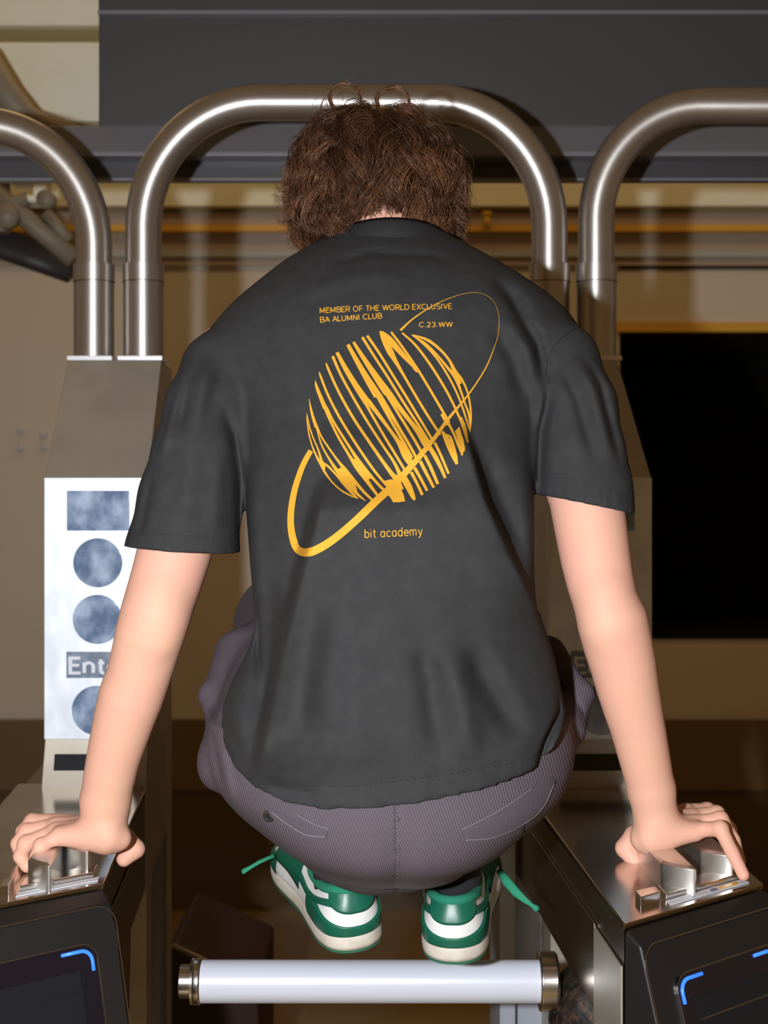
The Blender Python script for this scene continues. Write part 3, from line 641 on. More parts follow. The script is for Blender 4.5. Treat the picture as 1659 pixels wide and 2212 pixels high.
def fold_field(px, py, side=1):
    D = np.zeros_like(px)
    def fade(t, e=.18): return np.clip((t+0)/e, 0, 1)*np.clip((1-t)/e, 0, 1)
    def ss(x): x = np.clip(x, 0, 1); return x*x*(3-2*x)
    def ridge(pts, amp, wd, e=.25):
        n = len(pts)-1
        best = np.zeros_like(px)
        tot = 0; Ls = [math.dist(pts[i], pts[i+1]) for i in range(n)]; S = sum(Ls)
        for i in range(n):
            t, s, L = seg_d(px, py, pts[i], pts[i+1]); tc = np.clip(t, 0, 1)
            over = np.where(t < 0, -t*L, np.where(t > 1, (t-1)*L, 0)); g = (tot+tc*L)/S; tot += L
            v = np.exp(-(s*s+over*over)/(wd*wd))*np.clip(g/e, 0, 1)*np.clip((1-g)/e, 0, 1)
            best = np.maximum(best, v)
        return amp*best*(1.5 if wd > 6 else 1)
    def step(pts, sgn, amp, wd, fall):                 # raised on one side of a steep line x(y), decaying away from it
        ys_ = np.array([p[1] for p in pts], float); xs_ = np.array([p[0] for p in pts], float)
        xl = np.interp(py, ys_, xs_); s = (px-xl)*sgn
        g = ss((py-ys_[0])/90)*ss((ys_[-1]-py)/150)
        return amp*ss(s/wd+.5)*np.exp(-np.maximum(s-wd*.4, 0)/fall)*g
    # positive = towards the camera
    D += step([(700, 1020), (672, 1140), (645, 1240), (605, 1400), (570, 1560), (545, 1720)], 1, .046, 38, 230)
    D += step([(1000, 900), (1050, 1080), (1100, 1190), (1160, 1310), (1180, 1380)], -1, .038, 28, 210)
    D += ridge([(590, 1250), (575, 1400), (560, 1600)], -.014, 26)
    D += ridge([(1040, 960), (1090, 1100), (1140, 1220)], -.009, 22)
    D += ridge([(1130, 980), (1140, 1100), (1150, 1250)], .006, 22)
    D += ridge([(540, 1000), (550, 1150), (562, 1350)], .008, 20)
    D += ridge([(905, 1370), (930, 1480), (950, 1640)], -0.0070, 26)
    D += ridge([(1010, 1390), (1060, 1490), (1130, 1600)], -0.0100, 28)
    D += ridge([(960, 1380), (1000, 1520), (1020, 1640)], 0.0070, 30)
    D += ridge([(740, 1300), (720, 1450), (715, 1620)], -0.0060, 40)
    D += ridge([(690, 1240), (660, 1420), (640, 1600)], 0.0080, 35)
    D += ridge([(500, 1480), (520, 1560), (540, 1650)], .005, 22)
    D += ridge([(560, 1690), (620, 1712), (700, 1722)], -.004, 14)
    D += ridge([(1214, 1470), (1212, 1540), (1180, 1610), (1168, 1650), (1182, 1690)], -.012, 8)
    D += ridge([(538, 1240), (548, 1340), (556, 1480)], -.009, 8)
    D += ridge([(1225, 1560), (1232, 1600), (1205, 1640)], .006, 14)
    # right shoulder strokes
    D += ridge([(1060, 590), (1110, 640), (1170, 740), (1190, 830)], -.013, 17)
    D += ridge([(1090, 680), (1140, 760), (1165, 860), (1170, 950)], .006, 17)
    D += ridge([(1125, 660), (1170, 720), (1200, 800)], .006, 13)
    D += ridge([(1060, 690), (1110, 780), (1140, 880)], -.005, 18)
    D += ridge([(1205, 770), (1250, 860), (1290, 1000)], -.005, 14)
    D += ridge([(1230, 740), (1280, 850), (1320, 1000)], .005, 13)
    D += ridge([(1250, 720), (1300, 830), (1345, 1010)], -.005, 9)
    D += ridge([(1190, 830), (1172, 930), (1165, 1080)], -.010, 10)
    # left shoulder / sleeve
    D += ridge([(430, 760), (400, 830), (380, 950)], -.0045, 12)
    D += ridge([(470, 740), (440, 830), (420, 930)], .004, 14)
    D += ridge([(410, 780), (375, 900), (345, 1000)], .004, 10)
    D += ridge([(505, 760), (465, 850), (452, 900)], -.004, 14)
    D += ridge([(478, 870), (505, 940), (520, 1040), (523, 1200)], -.010, 11)
    D += ridge([(420, 960), (405, 1060), (398, 1140)], .003, 22)
    D += ridge([(330, 1020), (310, 1100), (300, 1160)], -.0035, 10)
    D += ridge([(480, 970), (470, 1080), (468, 1160)], .003, 18)
    # collar region
    D += ridge([(700, 570), (800, 545), (930, 550), (1010, 575)], -.003, 10)
    D += ridge([(620, 640), (760, 600), (900, 595)], .003, 20)
    # seams : hems
    for pts in ([(283, 1143), (400, 1156), (513, 1158)], [(1170, 1032), (1260, 1036), (1352, 1066)]):
        D += ridge(pts, -.0012, 4, .05)
    D += ridge([(560, 1672), (620, 1692), (720, 1698), (820, 1692), (1000, 1668), (1150, 1640), (1200, 1610)], -.0014, 4, .03)
    D += ridge([(1268, 700), (1225, 722), (1193, 755), (1180, 800)], -.002, 4, .1)
    rng = np.random.RandomState(3)
    for k in range(34):                               # puckers on sleeve hems
        x = 1180+k*5.2; y0 = 1045+(x-1165)*.18
        D += (rng.rand()-.4)*.0022*np.exp(-((px-x)/2.6)**2)*np.exp(-((py-y0-14)/18)**2)
    for k in range(30):
        x = 290+k*7.6; D += (rng.rand()-.5)*.0011*np.exp(-((px-x)/3)**2)*np.exp(-((py-1160)/18)**2)
    for k in range(90):
        x = 560+k*7.0; y0 = np.interp(x, [560, 700, 820, 1000, 1200], [1690, 1706, 1700, 1678, 1620])
        D += (rng.rand()-.5)*.0008*np.exp(-((px-x)/3.4)**2)*np.exp(-((py-y0)/14)**2)
    D += .0008*np.sin(px*.021+py*.004)*np.sin(py*.013+1.3)+.0006*np.sin(px*.055-py*.01)
    return D
V, Fq = build_shirt()
px, py = w2p(V)
yb = np.interp(V[:, 2], tsh[0], tsh[3]); yf = np.interp(V[:, 2], tsh[0], tsh[4])
slv = (px < 520) & (py < 1215) | (px > 1175) & (py < 1120)
ymid = np.where(slv, 1.56, .62*yb+.38*yf)
wgt = np.clip((ymid-V[:, 1])/.03, 0, 1); wgt = wgt*wgt*(3-2*wgt)
V[:, 1] -= fold_field(px, py)*wgt
shirt = frombuf('t_shirt', V, Fq, 'shirt', pe, label='charcoal short-sleeved t-shirt with amber print')
shirt.location = -pe.location
def bvh_of(V, Fq): return BVHTree.FromPolygons([tuple(v) for v in V.tolist()], [tuple(f) for f in Fq.tolist()])
B_sh = bvh_of(V, Fq)
def proj(bv, px, py, off=.0006):
    o = Vector((0, 0, CH)); d = (P(px, py, 1.0)-o).normalized(); loc, n, i, dist = bv.ray_cast(o, d, 4)
    if loc is None: return None
    if n.dot(d) > 0: n = -n
    return loc+n*off
def project_bm(bm, bv, off):
    dead = []
    for v in bm.verts:
        q = proj(bv, v.co.x, v.co.y, off+v.co.z)
        if q is None: dead.append(v)
        else: v.co = q
    if dead: bmesh.ops.delete(bm, geom=dead, context='VERTS')
def gridcut(bm, step=9.0):
    xs = [v.co.x for v in bm.verts]; ys = [v.co.y for v in bm.verts]
    x = min(xs)+step*.5
    while x < max(xs): bmesh.ops.bisect_plane(bm, geom=bm.verts[:]+bm.edges[:]+bm.faces[:], plane_co=(x, 0, 0), plane_no=(1, 0, 0)); x += step
    y = min(ys)+step*.5
    while y < max(ys): bmesh.ops.bisect_plane(bm, geom=bm.verts[:]+bm.edges[:]+bm.faces[:], plane_co=(0, y, 0), plane_no=(0, 1, 0)); y += step
def strip(bm, pts, k=4, cols=1, s=1.0, ox=0.0, oy=0.0, wk=1.0, z=0.0):
    c = catmull(pts, k); rowsv = []
    for i, p in enumerate(c):
        a = c[max(i-1, 0)]; b = c[min(i+1, len(c)-1)]; t = (b-a)[:2]; t = t/max(np.hypot(*t), 1e-6); n = np.array([-t[1], t[0]])
        w_ = max(p[2]*wk, .3)
        rowsv.append([bm.verts.new((ox+(p[0]+n[0]*w_*(j/cols-.5))/s, oy+(p[1]+n[1]*w_*(j/cols-.5))/s, z)) for j in range(cols+1)])
    for r0, r1 in zip(rowsv, rowsv[1:]):
        for j in range(cols): bm.faces.new((r0[j], r0[j+1], r1[j+1], r1[j]))
def poly(bm, pts, s, ox, oy, z=0.0):
    f = bm.faces.new([bm.verts.new((ox+x/s, oy+y/s, z)) for x, y in pts]); bmesh.ops.triangulate(bm, faces=[f])
Z4 = (4.1475, 640, 690)
planet = [
 [(97, 842, 4), (100, 920, 12), (118, 1040, 14), (150, 1150, 16), (190, 1240, 22), (232, 1310, 34)],
 [(100, 860, 6), (125, 980, 14), (160, 1080, 14), (195, 1160, 16), (220, 1240, 24), (236, 1300, 34)],
 [(225, 1300, 30), (258, 1370, 22), (320, 1460, 16), (400, 1535, 16), (480, 1580, 16), (556, 1612, 5)],
 [(236, 1285, 24), (290, 1320, 22), (350, 1385, 20), (430, 1480, 30), (500, 1560, 24), (556, 1612, 5)],
 [(117, 710, 3), (132, 800, 20), (155, 890, 30), (182, 970, 36)],
 [(176, 940, 18), (195, 1020, 14), (230, 1130, 16), (290, 1240, 20), (390, 1390, 40), (500, 1520, 30), (570, 1590, 24), (624, 1632, 4)],
 [(184, 950, 18), (225, 1050, 18), (290, 1150, 20), (370, 1260, 22), (440, 1350, 40), (520, 1450, 34), (610, 1555, 28), (700, 1640, 20)],
 [(172, 548, 3), (182, 600, 28), (220, 700, 38), (262, 800, 46)],
 [(252, 780, 26), (300, 900, 22), (380, 1060, 26), (470, 1210, 28), (540, 1320, 44), (620, 1430, 44), (700, 1545, 30), (752, 1612, 26)],
 [(272, 790, 26), (330, 910, 24), (410, 1040, 26), (500, 1180, 28), (580, 1300, 44), (680, 1420, 30), (760, 1510, 28), (818, 1560, 28)],
 [(206, 472, 6), (222, 520, 22), (290, 690, 24), (400, 900, 26), (530, 1110, 26), (680, 1330, 26), (790, 1470, 26), (870, 1560, 22), (900, 1640, 6)],
 [(268, 390, 6), (285, 440, 24), (380, 650, 26), (520, 900, 28), (660, 1110, 30), (780, 1280, 34), (860, 1390, 46), (905, 1440, 60)],
 [(327, 332, 30), (400, 500, 26), (520, 720, 26), (650, 940, 26), (780, 1140, 26), (870, 1270, 28), (920, 1370, 40), (930, 1430, 50)],
 [(365, 298, 34), (440, 440, 48), (530, 590, 58), (610, 710, 70), (650, 765, 74)],
 [(590, 700, 30), (690, 880, 26), (800, 1070, 26), (900, 1230, 26), (985, 1370, 26)],
 [(640, 730, 50), (740, 860, 40), (850, 1010, 34), (920, 1110, 44), (980, 1220, 70), (1040, 1310, 60)],
 [(462, 228, 36), (540, 370, 48), (620, 510, 62), (700, 640, 78), (730, 690, 80)],
 [(690, 620, 36), (780, 790, 30), (870, 950, 28), (950, 1090, 34), (1030, 1250, 50)],
 [(740, 680, 56), (830, 820, 40), (930, 990, 30), (1020, 1140, 28), (1090, 1270, 28)],
 [(512, 205, 28), (590, 330, 44), (690, 480, 60), (780, 610, 76), (820, 665, 80)],
 [(780, 620, 36), (880, 790, 28), (990, 970, 28), (1080, 1120, 28), (1135, 1220, 28)],
 [(830, 660, 56), (930, 800, 46), (1030, 930, 44), (1100, 1020, 60), (1160, 1110, 80), (1200, 1170, 50)],
 [(592, 162, 28), (690, 320, 26), (820, 520, 26), (950, 730, 26), (1080, 930, 26), (1200, 1120, 26)],
 [(635, 148, 28), (740, 300, 26), (870, 510, 26), (1000, 720, 26), (1120, 920, 26), (1228, 1100, 24)],
 [(752, 108, 20), (785, 180, 52), (840, 290, 66), (885, 370, 44), (960, 500, 28), (1070, 690, 26), (1180, 870, 26), (1290, 1040, 26)],
 [(765, 112, 20), (830, 180, 66), (910, 270, 56), (990, 360, 42), (1095, 470, 26)],
 [(850, 116, 22), (950, 250, 25), (1080, 440, 26), (1190, 620, 26), (1290, 790, 26), (1370, 930, 26)],
 [(1304, 852, 28), (1340, 910, 24), (1400, 1010, 10)],
 [(948, 124, 18), (1060, 225, 24), (1180, 380, 26), (1290, 550, 26), (1380, 710, 24), (1450, 860, 24), (1480, 930, 30), (1530, 1100, 16)],
 [(1030, 140, 8), (1130, 215, 18), (1250, 340, 22), (1360, 510, 22), (1440, 670, 20), (1500, 830, 20), (1548, 1000, 10)],
 [(1045, 142, 8), (1160, 225, 26), (1260, 320, 20), (1350, 430, 26), (1420, 520, 34), (1470, 640, 24), (1510, 760, 20), (1545, 860, 22), (1552, 1010, 8)],
 [(1045, 140, 8), (1180, 190, 30), (1290, 275, 26), (1370, 370, 26), (1420, 470, 40), (1480, 540, 24), (1530, 650, 20), (1556, 780, 20), (1562, 900, 18), (1553, 1015, 6)],
 [(1400, 470, 50), (1445, 540, 44), (1470, 580, 30)],
 [(1470, 880, 26), (1500, 960, 34), (1520, 1050, 28), (1535, 1110, 14)],
 [(1360, 930, 24), (1410, 1030, 24), (1450, 1130, 24), (1490, 1220, 18)],
 [(1440, 1000, 46), (1475, 1090, 52), (1495, 1190, 36)],
 [(1310, 1010, 26), (1360, 1110, 60), (1410, 1210, 66), (1440, 1300, 26)],
 [(1340, 1040, 20), (1378, 1060, 26), (1400, 1130, 40), (1425, 1230, 40)],
 [(1195, 1150, 44), (1250, 1240, 46), (1300, 1340, 36), (1335, 1425, 28)],
 [(1240, 1110, 28), (1300, 1230, 26), (1365, 1385, 26)],
 [(1150, 1220, 30), (1210, 1340, 34), (1268, 1480, 30)],
 [(1110, 1270, 34), (1160, 1370, 34), (1232, 1512, 28)],
 [(1060, 1330, 34), (1110, 1420, 30), (1172, 1540, 26)],
 [(1030, 1370, 34), (1080, 1470, 30), (1130, 1578, 28)],
 [(960, 1420, 70), (1010, 1510, 66), (1045, 1590, 46), (1062, 1624, 18)],
 [(900, 1440, 60), (930, 1500, 50), (950, 1530, 36)],
 [(880, 1500, 90), (925, 1590, 90), (935, 1640, 84)],
 [(840, 1560, 60), (862, 1600, 40), (880, 1642, 26)],
 [(800, 1470, 40), (850, 1460, 50), (900, 1480, 60)],
]
ring = [(875, 352, 16), (960, 275, 10), (1090, 190, 6), (1200, 140, 4), (1300, 110, 3), (1380, 103, 2.4), (1450, 125, 2.2), (1500, 175, 2.2), (1527, 260, 2.4), (1525, 350, 3), (1500, 450, 5), (1440, 600, 8), (1330, 770, 11),
        (1200, 930, 19), (1100, 1070, 28), (950, 1250, 40), (820, 1390, 48), (700, 1500, 50), (560, 1630, 50), (440, 1730, 52), (340, 1795, 54), (260, 1825, 54), (200, 1805, 50), (168, 1740, 48), (152, 1640, 44), (155, 1540, 42), (175, 1420, 40), (208, 1310, 38), (242, 1225, 36), (284, 1150, 34)]
fills = [[(375, 1342), (432, 1316), (520, 1450), (484, 1478), (560, 1585), (470, 1500)], [(500, 1264), (546, 1240), (580, 1290), (700, 1440), (672, 1430), (632, 1442), (660, 1500), (600, 1430), (540, 1330)],
 [(790, 1450), (850, 1438), (890, 1478), (920, 1520), (870, 1560), (830, 1520)], [(860, 1590), (910, 1515), (978, 1632), (888, 1642)], [(1425, 1002), (1462, 965), (1514, 1160), (1480, 1228)],
 [(1290, 855), (1318, 842), (1365, 925), (1345, 960)], [(1075, 478), (1105, 468), (1070, 430), (1040, 440)], [(870, 1380), (918, 1405), (935, 1440), (890, 1480)], [(232, 1275), (262, 1300), (262, 1345), (225, 1320)]]
bm = bmesh.new()
for i_, f_ in enumerate(fills): poly(bm, f_, *Z4, z=i_*4e-6)
for i_, s_ in enumerate(planet): strip(bm, s_, 4, 1, *Z4, wk=.88, z=5e-5+i_*4e-6)
gridcut(bm, 10); project_bm(bm, B_sh, .0007)
obj('planet_print', bm, 'print', shirt, label='amber planet made of stretched letters')
bm = bmesh.new(); strip(bm, ring, 5, 2, 3.072, 580, 600); gridcut(bm, 10); project_bm(bm, B_sh, .0011)
obj('ring_print', bm, 'print', shirt, label='amber orbit ring around the planet')
def textline(txt, x0, y0, x1, y1, hgt, off=.0, sag=0, name='lettering_print'):
    bm = tex(txt, off); xs = [v.co.x for v in bm.verts]; a, b = min(xs), max(xs)
    nx = np.array([x1-x0, y1-y0]); nn = np.array([y1-y0, -(x1-x0)])/np.hypot(*nx)
    cap = 1
    for v in bm.verts:
        f = (v.co.x-a)/(b-a); q = np.array([x0, y0])+nx*f+nn*(v.co.y/cap*hgt+sag*4*f*(1-f)); v.co = (q[0], q[1], v.co.z)
    gridcut(bm, 10); project_bm(bm, B_sh, .0007); obj(name, bm, 'print', shirt)
textline('MEMBER OF THE WORLD EXCLUSIVE', 691, 677, 976, 668, 11, .15, 1.5)
textline('BA ALUMNI CLUB', 692, 697, 826, 688, 11, .15)
textline('C.23.WW', 905, 707, 978, 706.5, 10, .15)
textline('bit academy', 788, 1162, 913, 1156, 18, .10)
def seam(parent, bv, pts, r, m, name='stitching', k=6, off=.0002, dash=False):
    c = catmull([(x, y, 0) for x, y in pts], k); q = [proj(bv, p[0], p[1], off) for p in c]; q = [p for p in q if p is not None]
    bm = bmesh.new()
    if dash:
        for i in range(0, len(q)-1, 2): tube(bm, [q[i], q[i+1]], r, 4)
    else: tube(bm, q, r, 5)
    return obj(name, bm, m, parent, True)
seam(shirt, B_sh, [(1268, 700), (1225, 722), (1193, 755), (1180, 800), (1188, 830)], .0005, 'dstitch', 'shoulder_seam')
seam(shirt, B_sh, [(1170, 1033), (1260, 1037), (1352, 1067)], .00035, 'dstitch', 'hem_stitching', dash=True, k=20)
seam(shirt, B_sh, [(283, 1144), (400, 1157), (512, 1159)], .00035, 'dstitch', 'hem_stitching', dash=True, k=24)
seam(shirt, B_sh, [(560, 1672), (620, 1692), (720, 1698), (820, 1692), (1000, 1668), (1150, 1640)], .00035, 'dstitch', 'hem_stitching', dash=True, k=24)
seam(shirt, B_sh, [(708, 556), (740, 549), (800, 542), (870, 538), (930, 542), (968, 552)], .0007, 'dstitch', 'collar_seam')
# collar rib: band standing around the neck
bm = bmesh.new(); cc = P(845, 505, 1.705); n = 48; rg = []
for j, (rr_, dz) in enumerate(((.066, -.030), (.0668, -.016), (.0640, -.002), (.0600, .004), (.0585, -.004), (.060, -.025))):
    rg.append([bm.verts.new(cc+Vector((rr_*1.12*math.cos(2*math.pi*i/n), rr_*math.sin(2*math.pi*i/n)*1.1, dz+.014*(-math.sin(2*math.pi*i/n))-.010))) for i in range(n)])
for a, b in zip(rg, rg[1:]):
    for i in range(n): bm.faces.new((a[i], a[(i+1) % n], b[(i+1) % n], b[i]))
obj('collar', bm, 'rib', shirt, True)

# --- trousers
TR = [(1560, 470, 1232, 1.40, 1.70), (1620, 456, 1250, 1.385, 1.72), (1680, 458, 1250, 1.372, 1.73), (1730, 485, 1228, 1.366, 1.73), (1780, 528, 1190, 1.368, 1.72, .09), (1830, 582, 1145, 1.374, 1.70, .06),
      (1862, 628, 1108, 1.385, 1.67, .04), (1885, 680, 1070, 1.40, 1.63, .02), (1900, 740, 1020, 1.425, 1.60, .0), (1908, 800, 960, 1.45, 1.57, 0)]
trt = smoothtab(rows(TR, .11), 40)
hipL, hipR = Vector((-.095, 1.53, 1.13)), Vector((.100, 1.53, 1.13))
kneeL, kneeR = Vector((-.128, 1.86, 1.225)), Vector((.125, 1.86, 1.20))
ankL, ankR = Vector((-.044, 1.575, .985)), Vector((.080, 1.57, .975))
fd = Field((-.32, 1.32, .88), (.33, 2.02, 1.40), .0036)
rowsdf(fd, trt, 2.25, 0, 0)
fd.cone((0, 1.52, 1.10), (0, 1.56, 1.26), .13, .12, .05)
for hp, kn, an, sx in ((hipL, kneeL, ankL, -1), (hipR, kneeR, ankR, 1)):
    fd.cone(hp, kn, .094, .072, .03)
    fd.cone(kn, an+Vector((0, .035, .055)), .066, .043, .015)
fd.cone(P(520, 1420, 1.68), P(462, 1503, 1.62), .034, .014, .02); fd.cone(P(500, 1560, 1.60), P(462, 1503, 1.62), .03, .013, .02)
fd.cone(P(1180, 1420, 1.64), P(1256, 1500, 1.60), .026, .011, .02); fd.cone(P(1215, 1560, 1.58), P(1256, 1500, 1.60), .03, .011, .02)
fd.ell(P(470, 1645, 1.56), (.022, .05, .03), .02)
TV, TF = fd.mesh(4); TV, TF = keepbig(TV, TF)
px, py = w2p(TV)
back = np.clip((1.60-TV[:, 1])/.04, 0, 1)
disp = np.zeros(len(TV))
for a, b, amp, wd in (((470, 1420), (560, 1380), .004, 12), ((455, 1470), (540, 1410), -.004, 10), ((445, 1530), (500, 1500), -.004, 9), ((455, 1590), (475, 1690), -.005, 9), ((480, 1620), (500, 1720), .004, 10),
                      ((500, 1340), (560, 1330), -.004, 9), ((1200, 1690), (1255, 1700), -.003, 8), ((1235, 1500), (1262, 1540), -.006, 7), ((1245, 1640), (1225, 1720), -.004, 7)):
    t, s, L = seg_d(px, py, a, b); ov = np.where(t < 0, -t*L, np.where(t > 1, (t-1)*L, 0)); disp += amp*np.exp(-(s*s+ov*ov)/wd**2)
t, s, L = seg_d(px, py, (857, 1730), (857, 1915)); disp += np.where((t > -.3), -.0065, 0)*np.exp(-(s/34)**2)*np.clip((py-1740)/150, 0, 1)
disp += -.0015*np.exp(-(s/3)**2)*(py > 1700)
TV[:, 1] -= disp*back
tro = frombuf('trousers', TV, TF, 'cord', pe, label='plum-grey corduroy trousers')
wale = (TV[:, 0]*2*math.pi/.0024)*np.where(py > 1560, 1, .6)+(TV[:, 2]-1.0)*2*math.pi/.0024*np.where(TV[:, 0] > .013, -.22, .22)*np.where(py > 1560, 1, 4)
# wales fan out from the centre seam
ax_ = np.abs(TV[:, 0]-.013); wale = (ax_*1.0+(TV[:, 2]-1.0)*(.42-.9*ax_)*np.where(TV[:, 0] > .013, 1, -1)*0.9-TV[:, 1]*.1)*2*math.pi/.0026
at = tro.data.attributes.new('wale', 'FLOAT', 'POINT'); at.data.foreach_set('value', wale.astype(np.float32))
B_tr = bvh_of(TV, TF)
seam(tro, B_tr, [(857, 1742), (858, 1800), (859, 1850), (858, 1893)], .0005, 'stitch', 'centre_seam', k=14, dash=True)
def patchpoly(bv, pts, m, name, parent, off=.0016):
    bm = bmesh.new(); poly(bm, pts, 1, 0, 0); gridcut(bm, 9); project_bm(bm, bv, off)
    bmesh.ops.solidify(bm, geom=bm.faces[:], thickness=.0014); return obj(name, bm, m, parent)
welt = mat('welt_corduroy', (.085, .068, .084), .9, bump=(500, .6, (1, 1, 1), .0008)); M['welt'] = welt
patchpoly(B_tr, [(575, 1742), (600, 1752), (640, 1775), (680, 1790), (710, 1792), (704, 1808), (680, 1810), (640, 1798), (605, 1775), (578, 1752)], 'welt', 'pocket_welt', tro)
patchpoly(B_tr, [(998, 1790), (1050, 1765), (1100, 1735), (1150, 1700), (1178, 1682), (1196, 1684), (1190, 1705), (1165, 1745), (1120, 1782), (1060, 1808), (1002, 1812)], 'welt', 'pocket_welt', tro)
seam(tro, B_tr, [(588, 1752), (625, 1780), (665, 1802), (704, 1806)], .0005, 'stitch', off=.002); seam(tro, B_tr, [(640, 1757), (680, 1779), (712, 1790)], .0005, 'stitch', off=.002)
seam(tro, B_tr, [(998, 1790), (1050, 1765), (1100, 1735), (1150, 1700)], .0005, 'stitch', off=.002); seam(tro, B_tr, [(1004, 1813), (1060, 1808), (1120, 1783), (1168, 1745), (1195, 1690)], .0005, 'stitch', off=.002)
seam(tro, B_tr, [(1132, 1778), (1128, 1790), (1134, 1806)], .0011, 'dstitch', 'buttonhole', off=.0006)
q = proj(B_tr, 583, 1761, .001); nrm = (Vector((0, 0, CH))-q).normalized()+Vector((-.35, 0, -.1)); nrm.normalize()
bm = bmesh.new(); disc(bm, q, .0062, nrm, .0022, 28); bt_ = obj('button', bm, 'button', tro, bevel=.0006)
bm = bmesh.new(); tt = []
xa = nrm.orthogonal().normalized(); ya = nrm.cross(xa)
tube(bm, [q+nrm*.0024+(xa*math.cos(a)+ya*math.sin(a))*.0044 for a in [2*math.pi*i/24 for i in range(25)]], .0004, 5); obj('button_rim', bm, 'chrome', bt_)

# --- body (one continuous mesh)
def build_body():
    h = .0024
    fd = Field((-.46, 1.36, .90), (.46, 2.06, 1.94), h)
    # torso, pelvis, legs (under the clothes)
    tb = [c.copy() for c in tsh]; tb[1] += .022; tb[2] -= .022; tb[3] += .024; tb[4] -= .035
    fd.chain([((0.01, 1.71, 1.615), .072), ((0, 1.62, 1.45), .115), ((.0, 1.56, 1.28), .115), ((0, 1.53, 1.14), .115)], .03)
    fd.cone((-.11, 1.675, 1.565), (.11, 1.675, 1.565), .068, .068, .03); fd.cone((-.055, 1.61, 1.42), (.055, 1.61, 1.42), .085, .085, .03)
    for hp, kn, an in ((hipL, kneeL, ankL), (hipR, kneeR, ankR)):
        fd.cone(hp, kn, .078, .055, .03); fd.cone(kn, (kn+an)/2, .050, .048, .01); fd.cone((kn+an)/2, an, .046, .026, .01)
    for an, yw in ((ankL, 17), (ankR, -6)):
        d = Vector((-math.sin(math.radians(yw)), math.cos(math.radians(yw)), 0)); fd.cone(an+Vector((0, 0, -.02))-d*.012, an+d*.13+Vector((0, 0, -.030)), .022, .017, .01)
    # neck and head
    hc = P(812, 382, 1.755)
    nb = Vector((.012, 1.675, 1.655)); fd.cone(nb, (hc.x, hc.y-.025, hc.z-.03), .056, .052, .02)
    fd.ell(hc+Vector((0, 0, -.006)), (.076, .090, .082), .0)
    fwd = Vector((0, .80, -.60)); up = Vector((0, .60, .80))
    def hp_(f, u, s=0): return hc+fwd*f+up*u+Vector((s, 0, 0))
    fd.cone(hp_(.045, -.03), hp_(.055, -.085), .055, .036, .02)                 # jaw, chin
    fd.cone(hp_(.085, -.01), hp_(.105, -.040), .010, .014, .008)               # nose
    for s in (-1, 1):
        fd.ell(hp_(.082, .0, s*.031), (.014, .012, .012), .006, mode='u'); fd.ell(hp_(-.0, -.02, s*.078), (.009, .018, .030), .006)
        fd.cone(hp_(.088, .016, s*.018), hp_(.080, .018, s*.045), .006, .005, .008)
    fd.cone(hp_(.088, -.066, -.018), hp_(.088, -.066, .018), .007, .007, .006)
    # arms
    def edge(L, R, py):
        return np.interp(py, [p[1] for p in L], [p[0] for p in L]), np.interp(py, [p[1] for p in R], [p[0] for p in R])
    aLl = [(300, 1180), (295, 1200), (280, 1260), (262, 1320), (247, 1380), (234, 1450), (214, 1500), (201, 1560), (190, 1620), (180, 1680), (174, 1735)]
    aLr = [(460, 1180), (455, 1200), (430, 1270), (405, 1350), (385, 1410), (355, 1500), (327, 1570), (302, 1640), (287, 1700), (273, 1770)]
    aRl = [(1183, 1060), (1198, 1140), (1216, 1230), (1238, 1300), (1253, 1370), (1273, 1430), (1293, 1500), (1318, 1570), (1338, 1640), (1358, 1710), (1370, 1770)]
    aRr = [(1345, 1060), (1360, 1190), (1374, 1290), (1400, 1345), (1415, 1420), (1424, 1490), (1435, 1560), (1448, 1640), (1457, 1700), (1465, 1770)]
    for L_, R_, sh, y0, elb in ((aLl, aLr, Vector((-.178, 1.64, 1.56)), 1190, 1340), (aRl, aRr, Vector((.186, 1.64, 1.57)), 1075, 1330)):
        pts = [(sh, .048), ]
        for py_ in np.arange(y0, 1745, 45):
            l, r = edge(L_, R_, py_)
            dd = np.interp(py_, [1000, elb, 1750], [1.575, 1.525, 1.575]); pts.append((P((l+r)/2, py_, dd), (r-l)/2*dd/F))
        for (p, r1), (q, r2) in zip(pts, pts[1:]): fd.cone(p, q, r1, r2, 0)
        p1, r1_ = pts[-1]; mid = P(225, 1785, 1.575) if sh.x < 0 else P(1420, 1785, 1.575)
        fd.cone(p1, mid, r1_, .0245, .006)
        # elbow point and forearm muscle
        l, r = edge(L_, R_, elb); fd.ell(P((l+r)/2+(12 if sh.x < 0 else -10), elb-6, 1.510), (.012, .009, .022), .03)
    def hand(wr, heel, pads, fingers, thumb):
        fd.cone(P(*wr), P(*heel), .0245, .0185, .012)
        for p in pads: fd.cone(P(*p[0]), P(*p[1]), p[2], p[3], .010)
        for f in fingers:
            m, a, b, c, r = f; fd.cone(P(*m), P(*a), r*1.12, r*1.05, .004); fd.cone(P(*a), P(*b), r*1.05, r*.95, .0025); fd.cone(P(*b), P(*c), r*.95, r*.85, .0025)
            fd.ell(P(*a), (r*1.12,)*3, .004)
        m, a, b, c, r = thumb; fd.cone(P(*m), P(*a), r*1.5, r*1.15, .010); fd.cone(P(*a), P(*b), r*1.15, r*1.05, .004); fd.cone(P(*b), P(*c), r*1.05, r*.85, .003)
